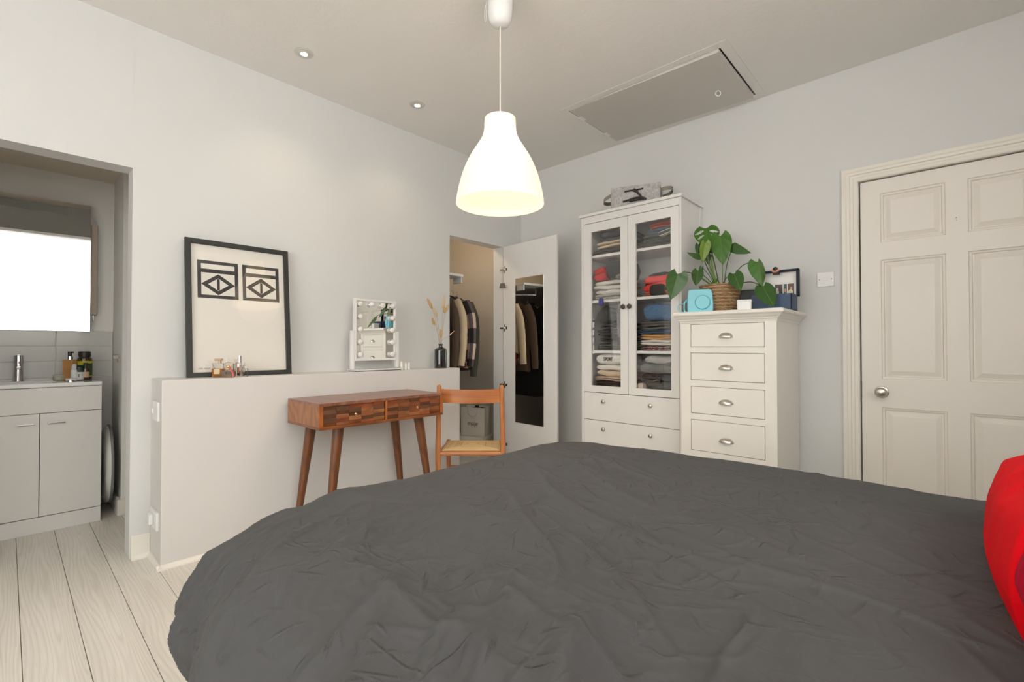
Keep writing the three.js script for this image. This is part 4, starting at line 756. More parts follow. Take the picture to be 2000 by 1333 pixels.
// ================= chair =================
{
  const cw = woodTex([206, 138, 84], [158, 92, 48], 83, 4, 0.9), hw = phys({ map: cw, roughness: 0.32, clearcoat: 0.35, clearcoatRoughness: 0.25 });
  const c = thing('dining_chair', 'honey-coloured wooden chair with a curved back slat and woven rush seat', 'chair', [0.719, 0, 1.292], YAW);
  const turnUV = (g, s = 2) => { const p = g.attributes.position, uv = g.attributes.uv; for (let i = 0; i < p.count; i++) uv.setXY(i, uv.getX(i) * 0.5, p.getY(i) * s); return g; };
  for (const s of [-1, 1]) {
    part('back_post', [turnUV(rod(V(s * 0.203, 0.0, 0.02), V(s * 0.207, 0.42, 0), 0.015, 0.0175)), turnUV(rod(V(s * 0.207, 0.42, 0), V(s * 0.199, 0.79, 0.012), 0.0175, 0.0145)), sphere(0.0145, s * 0.199, 0.79, 0.012)], hw, c);
    part('front_leg', [turnUV(rod(V(s * 0.185, 0, -0.34), V(s * 0.185, 0.375, -0.33), 0.013, 0.017)), sphere(0.0165, s * 0.185, 0.375, -0.33)], hw, c);
    part('side_rail', [turnUV(rod(V(s * 0.203, 0.368, 0), V(s * 0.185, 0.368, -0.33), 0.0125), 1), turnUV(rod(V(s * 0.203, 0.18, 0.006), V(s * 0.185, 0.18, -0.335), 0.009), 1)], hw, c);
  }
  part('seat_rail', [rod(V(-0.205, 0.365, 0), V(0.205, 0.365, 0), 0.0145), rod(V(-0.185, 0.365, -0.33), V(0.185, 0.365, -0.33), 0.0125), rod(V(-0.185, 0.2, -0.335), V(0.185, 0.2, -0.335), 0.009)], hw, c);
  // back slat curved in plan
  const n = 24, pos = [], uv = [], idx = [];
  for (let i = 0; i <= n; i++) { const t = i / n * 2 - 1, x = t * 0.195, z = 0.012 + 0.034 * (1 - t * t), yt = 0.778 - 0.004 * (1 - t * t), yb = 0.688 + 0.003 * t * t; for (const [y, dz] of [[yb, 0], [yb, 0.011], [yt, 0.011], [yt, 0]]) { pos.push(x, y, z - dz); uv.push(y * 2.2, x * 1.6); } }
  for (let i = 0; i < n; i++) for (let k = 0; k < 4; k++) { const a = i * 4 + k, b = i * 4 + (k + 1) % 4; idx.push(a, b, a + 4, b, b + 4, a + 4); }
  const sg = new THREE.BufferGeometry(); sg.setAttribute('position', new THREE.Float32BufferAttribute(pos, 3)); sg.setAttribute('uv', new THREE.Float32BufferAttribute(uv, 2)); sg.setIndex(idx);
  part('back_slat', toCreasedNormals(sg, 0.6), hw, c);
  // woven rush: cords running parallel to each edge, meeting on the diagonals
  const cords = [], cords2 = [], q = [V(-0.186, 0.386, -0.012), V(0.186, 0.386, -0.012), V(0.176, 0.386, -0.325), V(-0.176, 0.386, -0.325)], mid = V(0, 0.394, -0.168), K = 26;
  reseed(12);
  for (let e = 0; e < 4; e++) for (let k = 0; k < K; k++) { const t = (k + 0.5) / K, a = q[e].clone().lerp(mid, t), b = q[(e + 1) % 4].clone().lerp(mid, t), y = -0.006 * Math.pow(1 - t, 8); a.y += y; b.y += y; (rnd() < 0.7 ? cords : cords2).push(rod(a, b, 0.0038, 0.0038, 6)); }
  const st = part('woven_seat', [...cords, box(-0.17, 0.17, 0.374, 0.385, -0.31, -0.02)], std({ color: lin(0.66, 0.46, 0.22), roughness: 0.75 }), c, 'straw-coloured woven rush seat');
  part('rush_cord', cords2, std({ color: lin(0.52, 0.33, 0.14), roughness: 0.8 }), st);
}
// ================= on the ledge =================
{
  const p = thing('framed_poster', 'black-framed white poster with two black graphic squares leaning on the wall', 'framed poster', [0.102, LY, 2.4235]);
  p.rotation.set(-0.092, Math.PI / 2, 0, 'YXZ');
  const w = 0.2595, h = 0.736, f = 0.024, mk = std({ color: lin(0.022, 0.022, 0.019), roughness: 0.5 });
  const mitre = (pts) => { const s = new THREE.Shape(pts.map((a) => new THREE.Vector2(...a))); return new THREE.ExtrudeGeometry(s, { depth: 0.022, bevelEnabled: true, bevelSize: 0.001, bevelThickness: 0.001, bevelSegments: 1 }).translate(0, 0, -0.011); };
  part('frame_rail', mitre([[-w, 0.001], [w, 0.001], [w - f, f], [-w + f, f]]), mk, p); part('frame_rail', mitre([[-w, h], [-w + f, h - f], [w - f, h - f], [w, h]]), mk, p);
  part('frame_rail', mitre([[-w, 0.001], [-w + f, f], [-w + f, h - f], [-w, h]]), mk, p); part('frame_rail', mitre([[w, 0.001], [w, h], [w - f, h - f], [w - f, f]]), mk, p);
  part('backing', box(-w + 0.005, w - 0.005, 0.005, h - 0.005, -0.012, -0.006), mk, p);
  const cv = document.createElement('canvas'); cv.width = 1024; cv.height = 1496; const x = cv.getContext('2d');
  x.fillStyle = '#e9e4db'; x.fillRect(0, 0, 1024, 1496); x.strokeStyle = x.fillStyle = '#262223';
  for (const bx of [72, 538]) {   // plain generic geometric motif: bordered square with a band, a ring and a disc
    const by = 190, bw = 420, bh = 440; x.lineWidth = 38; x.strokeRect(bx + 19, by + 19, bw - 38, bh - 38);
    x.lineWidth = 44; x.beginPath(); x.moveTo(bx + 16, by + 120); x.lineTo(bx + bw / 2, by + 120); x.lineTo(bx + bw - 16, by + 120); x.stroke();
    x.lineWidth = 40; x.beginPath(); x.moveTo(bx + 70, by + 275); x.lineTo(bx + bw / 2, by + 175); x.lineTo(bx + bw - 70, by + 275); x.lineTo(bx + bw / 2, by + 375); x.closePath(); x.stroke();
    x.fillRect(bx + bw / 2 - 14, by + 210, 28, 130);
  }
  x.font = 'italic 24px serif'; x.fillText('Olle Eksell 1956', 64, 1450); x.font = '16px sans-serif'; x.fillText('- - - - - - - -', 850, 1440);
  const t = new THREE.CanvasTexture(cv); t.colorSpace = THREE.SRGBColorSpace; t.anisotropy = 8;
  part('print', new THREE.PlaneGeometry(2 * (w - f) + 0.006, h - 2 * f + 0.006).translate(0, h / 2, -0.004), std({ map: t, roughness: 0.8 }), p, 'off-white paper print');
  part('pane', box(-w + f - 0.002, w - f + 0.002, f - 0.002, h - f + 0.002, 0.002, 0.004), M.glass, p);
}
{
  // mirror with round bulbs
  const m = thing('bulb_mirror', 'white table mirror framed with small round bulbs on a stand', 'mirror', [0.125, LY, 1.62], Math.PI / 2), wm = std({ color: lin(0.82, 0.81, 0.80), roughness: 0.3 });
  part('base', [rbox(-0.175, 0.185, 0.004, 0.014, -0.05, 0.075, 0.003)], std({ color: lin(0.75, 0.75, 0.74), roughness: 0.15, metalness: 0.3 }), m); part('foot', rbox(-0.17, 0.18, 0, 0.004, -0.045, 0.07, 0.001), M.black, m);
  for (const s of [-1, 1]) part('post', rbox(s * 0.168 - 0.011, s * 0.168 + 0.011, 0.014, 0.265, -0.012, 0.014, 0.003), wm, m);
  const fr = part('frame', [rbox(-0.156, 0.156, 0.068, 0.082, -0.014, 0.014, 0.002), rbox(-0.156, 0.156, 0.462, 0.476, -0.014, 0.014, 0.002), rbox(-0.156, -0.143, 0.08, 0.464, -0.014, 0.014, 0.002), rbox(0.143, 0.156, 0.08, 0.464, -0.014, 0.014, 0.002), box(-0.15, 0.15, 0.075, 0.47, -0.013, -0.008)], wm, m);
  fr.rotation.x = 0;
  part('glass', box(-0.144, 0.144, 0.081, 0.463, 0.002, 0.005), M.mirror, m, 'silvered mirror glass');
  const bm = phys({ color: lin(0.88, 0.86, 0.84), roughness: 0.18, transmission: 0.15, thickness: 0 });
  const spots = []; for (let k = 0; k < 5; k++) for (const s of [-1, 1]) spots.push([s * 0.122, 0.108 + k * 0.083]); for (const x of [-0.04, 0.042]) spots.push([x, 0.108 + 4 * 0.083]);
  for (const [x, y] of spots) { const b = part('bulb', sphere(0.0185, x, y, 0.024, 18, 12), bm, m, 'unlit white round bulb'); part('socket', new THREE.CylinderGeometry(0.011, 0.013, 0.01, 16).rotateX(Math.PI / 2).translate(x, y, 0.009), M.chrome, b); }
}
[[784.5, 705, 0.0095, 0.058, 'tallest white cosmetic tube, left of three beside the bulb mirror'], [792.5, 706, 0.0085, 0.05, 'middle of three white cosmetic tubes beside the bulb mirror'], [799, 706, 0.0085, 0.05, 'white cosmetic tube at the right of three beside the bulb mirror']].forEach(([px, py, r, h, label], i) => {
  const q = at(px, 722, 'x', 0.19), t = thing('cosmetic_tube', label, 'cosmetic tube', [0.19, LY, q.z + 0.0], 0, 'white tubes on the ledge');
  part('cap', new THREE.CylinderGeometry(r * 0.95, r, 0.016, 16).translate(0, 0.008, 0), M.white, t);
  part('body', lathe([[r, 0.016], [r * 1.04, 0.02], [r * 1.02, h * 0.75], [r * 0.9, h - 0.004], [r * 0.7, h], [0, h]], 16), std({ color: lin(0.78, 0.75, 0.71), roughness: 0.4 }), t);
});
{
  const vz = at(860.5, 719, 'x', 0.165).z, v = thing('glass_vase', 'black glass bottle vase holding dried bunny-tail grass', 'vase', [0.165, LY, vz]);
  part('body', lathe([[0, 0], [0.042, 0], [0.046, 0.003], [0.0465, 0.01], [0.0465, 0.132], [0.044, 0.142], [0.034, 0.15], [0.019, 0.155], [0.0145, 0.16], [0.0145, 0.174], [0.018, 0.176], [0.018, 0.182], [0.013, 0.183], [0.011, 0.17], [0.011, 0.16]], 40), phys({ color: lin(0.006, 0.008, 0.008), roughness: 0.06, clearcoat: 1 }), v);
  const tan = std({ color: lin(0.56, 0.36, 0.17), roughness: 1 }), pale = std({ color: lin(0.66, 0.50, 0.31), roughness: 1 }), stem = std({ color: lin(0.45, 0.31, 0.17), roughness: 0.9 });
  const heads = [[835, 584, 844, 603, tan, 'left-leaning tan bunny-tail stem, outermost at the left of the vase'], [847, 602, 853, 620, pale, 'pale bunny-tail stem just inside the outermost left one'], [844, 622, 849, 635, tan, 'short low bunny-tail stem at the left of the vase'], [868, 578, 866, 603, pale, 'tallest bunny-tail stem, straight up from the vase'], [867, 598, 868.5, 612, tan, 'bunny-tail stem crossing just below the tallest head'], [876, 596, 871, 609, pale, 'right-leaning faint bunny-tail stem beside the tallest one'], [862, 644, 861, 660, tan, 'shortest bunny-tail head close above the vase neck']];
  reseed(44);
  heads.forEach(([ax, ay, bx, by, mat, label], i) => {
    const xp = 0.165 + [0.0, 0.02, -0.01, -0.01, 0.02, -0.02, 0.01][i], A = at(ax, ay, 'x', xp), B2 = at(bx, by, 'x', xp), s = thing('bunny_tail_stem', label, 'dried grass', [0.165, LY, vz], 0, 'dried grass stems in the black vase');
    const a = A.clone().sub(s.position), b = B2.clone().sub(s.position);
    part('stem', tube([V(rr(-0.006, 0.006), 0.1, rr(-0.006, 0.006)), V(b.x * 0.12 + rr(-0.002, 0.002), 0.19, b.z * 0.16), b.clone().multiplyScalar(0.55).add(V(0, 0.1, -0.0)), b], 0.0009, 24, 5), stem, s);
    const L = a.distanceTo(b), g = new THREE.SphereGeometry(1, 22, 18), pp = g.attributes.position;
    for (let k = 0; k < pp.count; k++) { const y = pp.getY(k), r = (0.0105 + 0.0015 * rnd()) * (y > 0 ? 0.85 : 1); pp.setXYZ(k, pp.getX(k) * r, y * L * 0.55, pp.getZ(k) * r); }
    g.computeVertexNormals(); g.applyQuaternion(new THREE.Quaternion().setFromUnitVectors(V(0, 1, 0), a.clone().sub(b).normalize())); g.translate((a.x + b.x) / 2, (a.y + b.y) / 2, (a.z + b.z) / 2);
    const hd = part('seed_head', g, mat, s, 'fluffy tan seed head');
    const hair = []; const dir = a.clone().sub(b).normalize();
    for (let k = 0; k < 60; k++) { const o = b.clone().lerp(a, rnd()), n = V(rr(-1, 1), rr(-1, 1), rr(-1, 1)).normalize(); hair.push(rod(o.clone().addScaledVector(n, 0.008), o.clone().addScaledVector(n, 0.014).addScaledVector(dir, 0.008), 0.0004, 0.0001, 3)); }
    part('bristles', hair, mat, hd);
  });
  const lf = thing('dried_blade', 'curved yellowish dried grass blade reaching right across the closet opening', 'dried grass', [0.165, LY, vz]);
  const tip = at(887, 647, 'x', 0.165).sub(lf.position), root = at(879, 655, 'x', 0.165).sub(lf.position);
  part('stem', tube([V(0, 0.1, 0), V(0.0, 0.2, -0.01), root], 0.0008, 16, 5), stem, lf); part('seed_head', rod(root, tip, 0.004, 0.0025, 8), pale, lf);
}
{
  // perfume bottles in front of the poster
  const clear = phys({ color: lin(0.95, 0.93, 0.9), roughness: 0.02, transmission: 1, thickness: 0.01, ior: 1.45 }), amber = phys({ color: lin(0.85, 0.42, 0.06), roughness: 0.05, transmission: 0.6, thickness: 0 }), gold = std({ color: lin(0.75, 0.55, 0.33), metalness: 0.8, roughness: 0.25 });
  const place = (px, xw) => at(px, 736, 'x', xw).z, tilt = 0.7;
  let t = thing('perfume_bottle', 'large square perfume bottle half full of amber liquid with a flat stopper', 'perfume bottle', [0.17, LY, place(427, 0.17)], tilt);
  part('bottle', [rbox(-0.03, 0.03, 0, 0.074, -0.013, 0.013, 0.003)], clear, t); part('liquid', rbox(-0.0275, 0.0275, 0.003, 0.046, -0.0108, 0.0108, 0.002), amber, t);
  part('label', box(-0.015, 0.015, 0.018, 0.044, 0.0132, 0.0136), std({ color: lin(0.68, 0.55, 0.33), roughness: 0.6 }), t);
  part('stopper', [rbox(-0.019, 0.019, 0.087, 0.098, -0.008, 0.008, 0.002), new THREE.CylinderGeometry(0.008, 0.008, 0.014, 16).translate(0.006, 0.08, 0)], std({ color: lin(0.55, 0.42, 0.28), roughness: 0.2, metalness: 0.3 }), t);
  t = thing('perfume_bottle', 'low rectangular perfume bottle with a gold ring stopper and coral ribbon', 'perfume bottle', [0.215, LY, place(445, 0.215)], tilt);
  part('bottle', rbox(-0.031, 0.031, 0, 0.041, -0.012, 0.012, 0.003), clear, t); part('liquid', rbox(-0.0275, 0.0275, 0.003, 0.02, -0.009, 0.009, 0.002), phys({ color: lin(0.85, 0.7, 0.5), roughness: 0.05, transmission: 0.7, thickness: 0 }), t); part('label', [box(-0.023, -0.004, 0.016, 0.034, 0.0122, 0.0126), box(0.0, 0.024, 0.016, 0.034, 0.0122, 0.0126)], std({ color: lin(0.16, 0.12, 0.09), roughness: 0.6 }), t);
  part('stopper', [new THREE.TorusGeometry(0.0175, 0.0018, 8, 32).translate(0.002, 0.062, 0), sphere(0.009, 0.002, 0.056, 0), new THREE.CylinderGeometry(0.013, 0.016, 0.008, 18).translate(0, 0.045, 0)], gold, t, 'gold ring stopper');
  part('ribbon', [tube([V(0.016, 0.052, 0.008), V(0.024, 0.044, 0.014), V(0.033, 0.03, 0.015), V(0.038, 0.012, 0.014), V(0.037, 0.003, 0.014)], 0.0045, 20, 6)], std({ color: lin(0.66, 0.13, 0.12), roughness: 0.5 }), t, 'coral ribbon');
  t = thing('perfume_bottle', 'tall clear perfume bottle with a long silver cap', 'perfume bottle', [0.19, LY, place(468, 0.19)], tilt);
  part('bottle', rbox(-0.016, 0.016, 0, 0.076, -0.01, 0.01, 0.002), clear, t); part('cap', new THREE.CylinderGeometry(0.0095, 0.0095, 0.036, 20).translate(0, 0.094, 0), M.chrome, t, 'polished silver cap'); part('label', box(-0.006, 0.006, 0.008, 0.02, 0.0102, 0.0106), M.black, t);
  t = thing('perfume_bottle', 'clear square-shouldered bottle with a pink cap behind the silver-capped one', 'perfume bottle', [0.145, LY, place(462, 0.145)], tilt);
  part('bottle', rbox(-0.014, 0.014, 0, 0.07, -0.01, 0.01, 0.002), clear, t); part('cap', rbox(-0.01, 0.01, 0.0705, 0.094, -0.008, 0.008, 0.002), std({ color: lin(0.72, 0.58, 0.52), roughness: 0.3 }), t);
  t = thing('sample_vial', 'small clear vial with black print at the right end of the perfume group', 'vial', [0.205, LY, place(479.5, 0.205)], tilt);
  part('vial', rbox(-0.011, 0.011, 0, 0.044, -0.007, 0.007, 0.002), clear, t); part('label', box(-0.008, -0.001, 0.004, 0.024, 0.0072, 0.0076), M.black, t); part('cap', new THREE.CylinderGeometry(0.004, 0.004, 0.012, 12).translate(0, 0.05, 0), M.white, t);
  t = thing('perfume_bottle', 'slim clear bottle with a single black dot between the tall one and the vial', 'perfume bottle', [0.2, LY, place(474.5, 0.2)], tilt);
  part('bottle', rbox(-0.009, 0.009, 0, 0.062, -0.008, 0.008, 0.002), clear, t); part('cap', rbox(-0.007, 0.007, 0.0625, 0.076, -0.006, 0.006, 0.002), M.white, t); part('emblem', new THREE.CylinderGeometry(0.0035, 0.0035, 0.001, 14).rotateX(Math.PI / 2).translate(0, 0.048, 0.0086), M.black, t);
}
// ================= bathroom =================
{
  const v = thing('vanity_unit', 'white bathroom vanity unit with two doors and a ceramic basin', 'vanity unit', [0, 0, 0]), xf = -0.79, z0 = 2.917, z1 = 3.443;
  part('carcass', [box(-1.18, xf - 0.018, 0.09, 0.8, z0 + 0.002, z0 + 0.02), box(-1.18, xf - 0.018, 0.09, 0.8, z1 - 0.02, z1 - 0.002), box(-1.18, xf - 0.018, 0.09, 0.108, z0, z1), box(-1.18, -1.165, 0.1, 0.8, z0, z1)], M.vanity, v);
  part('plinth', rbox(-1.18, xf, 0, 0.087, z0, z1, 0.001), M.vanity, v);
  part('front_panel', rbox(xf - 0.018, xf, 0.671, 0.812, z0, z1, 0.0012), M.vanity, v);
  for (const [a, b, h] of [[z0, 3.1785, 3.113], [3.1815, z1, 3.238]]) {
    const d = part('door', rbox(xf - 0.018, xf, 0.091, 0.668, a, b, 0.0012), M.vanity, v);
    part('handle', [rbox(xf + 0.012, xf + 0.02, 0.609, 0.617, h - 0.037, h + 0.037, 0.002), rbox(xf, xf + 0.014, 0.609, 0.617, h - 0.035, h - 0.028, 0.001), rbox(xf, xf + 0.014, 0.609, 0.617, h + 0.028, h + 0.035, 0.001)], M.chrome, d, 'chrome bar handle');
  }
  const ev = new Evaluator(); ev.useGroups = false;
  const slabB = new Brush(rbox(-1.187, xf + 0.004, 0.8145, 0.838, z0 - 0.002, z1 + 0.002, 0.006, 3)), bowl = new Brush(new THREE.SphereGeometry(1, 48, 24).scale(0.13, 0.055, 0.2).translate(-0.955, 0.848, 3.3)); slabB.updateMatrixWorld(); bowl.updateMatrixWorld();
  const cut = ev.evaluate(slabB, bowl, SUBTRACTION);
  part('basin_top', cut.geometry, M.ceramic, v, 'glossy white ceramic basin top');
  part('basin_bowl', new THREE.SphereGeometry(1, 48, 16, 0, Math.PI * 2, Math.PI * 0.55, Math.PI * 0.45).scale(0.13, 0.055, 0.2).translate(-0.955, 0.848, 3.3), M.ceramic, v);
  const tp = part('tap', [new THREE.CylinderGeometry(0.021, 0.025, 0.11, 24).translate(-1.11, 0.893, 3.262), new THREE.CylinderGeometry(0.0245, 0.0245, 0.014, 24).translate(-1.11, 0.952, 3.262), new THREE.CylinderGeometry(0.022, 0.0235, 0.035, 24).translate(-1.11, 0.977, 3.262), rbox(-1.11, -1.0, 0.915, 0.935, 3.25, 3.274, 0.006)], M.chrome, v, 'chrome monobloc tap');
  part('lever', rbox(-1.12, -1.06, 0.9935, 1.0, 3.253, 3.271, 0.002), M.chrome, tp);
}
{
  const wy0 = 1.147, wy1 = 1.963, z0 = 0, z1 = 0.62, m = thing('bathroom_mirror', 'large frameless bathroom mirror with a grey light strip near its top', 'mirror', [-1.166, 0, 2.943], -0.038);
  part('glass', box(0.024, 0.036, wy0, wy1, z0, z1), M.mirror, m); part('backing', box(0, 0.0235, wy0 + 0.002, wy1 - 0.002, z0 + 0.002, z1 - 0.002), std({ color: lin(0.35, 0.33, 0.28), roughness: 0.6 }), m);
  part('light_strip', box(0.0362, 0.037, 1.885, 1.929, 0.101, 0.56), std({ color: lin(0.20, 0.20, 0.17), roughness: 0.35 }), m, 'unlit frosted light strip');
  const h = thing('wall_cabinet', 'narrow tan wall-mounted side cabinet just right of the bathroom mirror', 'cabinet', [-1.195, 0, 0]), tan = std({ color: lin(0.40, 0.33, 0.25), roughness: 0.5 });
  part('body', rbox(0, 0.05, 1.255, 1.845, 2.908, 2.942, 0.003), tan, h); part('pull', [new THREE.CylinderGeometry(0.004, 0.004, 0.03, 12).translate(0.04, 1.235, 2.926), new THREE.CylinderGeometry(0.006, 0.005, 0.012, 12).translate(0.04, 1.222, 2.926)], M.chrome, h);
  part('cable', tube([V(0.03, 1.845, 2.93), V(0.03, 1.88, 2.92), V(0.02, 1.90, 2.935), V(0.015, 1.905, 2.95)], 0.003, 20, 6), M.white, h);
}
{
  const CY = 0.838, pos = (px, x) => at(px, 740, 'x', x).z, amberGlass = phys({ color: lin(0.50, 0.26, 0.09), roughness: 0.15, clearcoat: 0.5 }), brown = phys({ color: lin(0.05, 0.02, 0.008), roughness: 0.12, clearcoat: 0.6 });
  let t = thing('pump_bottle', 'tall square amber pump bottle by the basin', 'bottle', [-1.05, CY, pos(136, -1.05)], 0.9);
  part('body', rbox(-0.028, 0.028, 0, 0.128, -0.02, 0.02, 0.005), amberGlass, t); part('collar', new THREE.CylinderGeometry(0.014, 0.015, 0.02, 18).translate(0, 0.138, 0), M.chrome, t); part('pump', [new THREE.CylinderGeometry(0.01, 0.01, 0.03, 16).translate(0, 0.163, 0), rbox(-0.006, 0.02, 0.168, 0.178, -0.005, 0.005, 0.002)], M.black, t); part('lettering', [0.05, 0.058, 0.066].map((y) => box(-0.016, 0.014, y, y + 0.002, 0.0201, 0.0205)), std({ color: lin(0.25, 0.12, 0.05), roughness: 0.6 }), t);
  t = thing('supplement_bottle', 'large dark brown bottle with a yellow label beside the basin', 'bottle', [-1.06, CY, pos(165, -1.06)]);
  part('body', lathe([[0, 0], [0.036, 0], [0.037, 0.006], [0.037, 0.128], [0.033, 0.138], [0.027, 0.141], [0.027, 0.143]], 28), brown, t); part('cap', lathe([[0.029, 0.143], [0.03, 0.15], [0.03, 0.174], [0.027, 0.178], [0, 0.178]], 28), M.black, t);
  const lt = dataTex(128, 64, (u, v) => (v > 0.85 || v < 0.08 ? [190, 180, 40] : tileNoise(u, v, 18, 12, 3) > 0.72 ? [50, 60, 20] : u > 0.3 && u < 0.5 ? [70, 90, 30] : [196, 176, 30]));
  part('label', new THREE.CylinderGeometry(0.0373, 0.0373, 0.1, 28, 1, true).translate(0, 0.068, 0), std({ map: lt, roughness: 0.5 }), t, 'yellow printed label');
  t = thing('cream_jar', 'white-labelled jar with a dark green lid in front of the brown bottle', 'jar', [-0.99, CY, pos(155, -0.99)]);
  part('body', new THREE.CylinderGeometry(0.026, 0.026, 0.05, 24).translate(0, 0.027, 0), std({ color: lin(0.72, 0.71, 0.68), roughness: 0.4 }), t); part('lid', lathe([[0.025, 0.052], [0.0255, 0.08], [0.022, 0.092], [0, 0.093]], 24), std({ color: lin(0.012, 0.03, 0.02), roughness: 0.35 }), t); part('base_ring', new THREE.CylinderGeometry(0.0262, 0.0262, 0.004, 24).translate(0, 0.002, 0), M.black, t); part('lettering', [box(0.026, 0.0266, 0.02, 0.04, 0.002, 0.006)], M.black, t);
  t = thing('slim_bottle', 'slim white bottle with a rounded cap between the amber and brown bottles', 'bottle', [-0.98, CY, pos(145, -0.98)]);
  part('body', lathe([[0, 0], [0.0165, 0], [0.017, 0.06], [0.015, 0.066]], 20), M.white, t); part('cap', lathe([[0.013, 0.0665], [0.013, 0.085], [0.009, 0.1], [0, 0.102]], 20), std({ color: lin(0.62, 0.62, 0.62), roughness: 0.3 }), t);
  t = thing('dropper_bottle', 'small dark brown bottle with a pale label in front of the yellow-labelled one', 'bottle', [-0.985, CY, pos(167, -0.985)]);
  part('body', lathe([[0, 0], [0.017, 0], [0.0175, 0.068], [0.01, 0.078], [0.01, 0.083]], 20), brown, t); part('cap', new THREE.CylinderGeometry(0.011, 0.012, 0.025, 16).translate(0, 0.0955, 0), M.black, t); part('label', new THREE.CylinderGeometry(0.0178, 0.0178, 0.035, 20, 1, true, 0.6, 2.4).translate(0, 0.035, 0), std({ color: lin(0.55, 0.38, 0.26), roughness: 0.5 }), t);
  t = thing('glass_jar', 'low greenish glass jar with a pale lid by the basin', 'jar', [-1.06, CY, pos(115, -1.06)]);
  part('body', lathe([[0, 0], [0.024, 0], [0.027, 0.006], [0.027, 0.022], [0.024, 0.026]], 24), phys({ color: lin(0.42, 0.44, 0.33), roughness: 0.15 }), t); part('lid', lathe([[0.026, 0.0262], [0.027, 0.034], [0.024, 0.037], [0, 0.037]], 24), std({ color: lin(0.45, 0.44, 0.38), roughness: 0.35 }), t);
  t = thing('balm_tin', 'small flat white-lidded tin at the front of the bathroom bottles', 'tin', [-0.9, CY, pos(139, -0.9)]);
  part('body', new THREE.CylinderGeometry(0.024, 0.024, 0.01, 24).translate(0, 0.005, 0), M.chrome, t); part('lid', lathe([[0.0247, 0.0102], [0.0247, 0.017], [0.023, 0.019], [0, 0.019]], 24), M.white, t);
  const g = (w, h) => new THREE.SphereGeometry(1, 40, 24).scale(w, h, 1);
  t = thing('folded_tub', 'white shallow oval tub with a grey rim standing on edge beside the vanity', 'tub', [-0.98, 0.30, 2.868]);
  part('shell', lathe([[0, 0.03], [0.1, 0.03], [0.165, 0.024], [0.185, 0.012], [0.19, -0.004]], 48).rotateX(Math.PI / 2).scale(0.95, 1.28, 1), std({ color: lin(0.70, 0.69, 0.65), roughness: 0.35 }), t);
  part('rim', new THREE.TorusGeometry(0.188, 0.008, 10, 60).scale(0.95, 1.28, 1).translate(0, 0, -0.008), std({ color: lin(0.20, 0.20, 0.20), roughness: 0.5 }), t, 'grey rubber rim');
  part('inner_pan', lathe([[0, 0.018], [0.1, 0.018], [0.15, 0.012], [0.178, -0.004]], 48).rotateX(Math.PI / 2).scale(0.95, 1.28, 1).translate(0, 0, -0.01), std({ color: lin(0.62, 0.61, 0.58), roughness: 0.4 }), t);
  t = thing('towel_hook', 'small grey metal towel hook on the boxed bathroom wall', 'hook', [-0.9, 0.972, 2.82]);
  part('plate', rbox(-0.03, 0.03, -0.022, 0.0, 0, 0.012, 0.002), M.nickel, t); part('peg', rbox(-0.025, -0.018, -0.002, 0.022, 0.006, 0.03, 0.002), M.nickel, t);
}
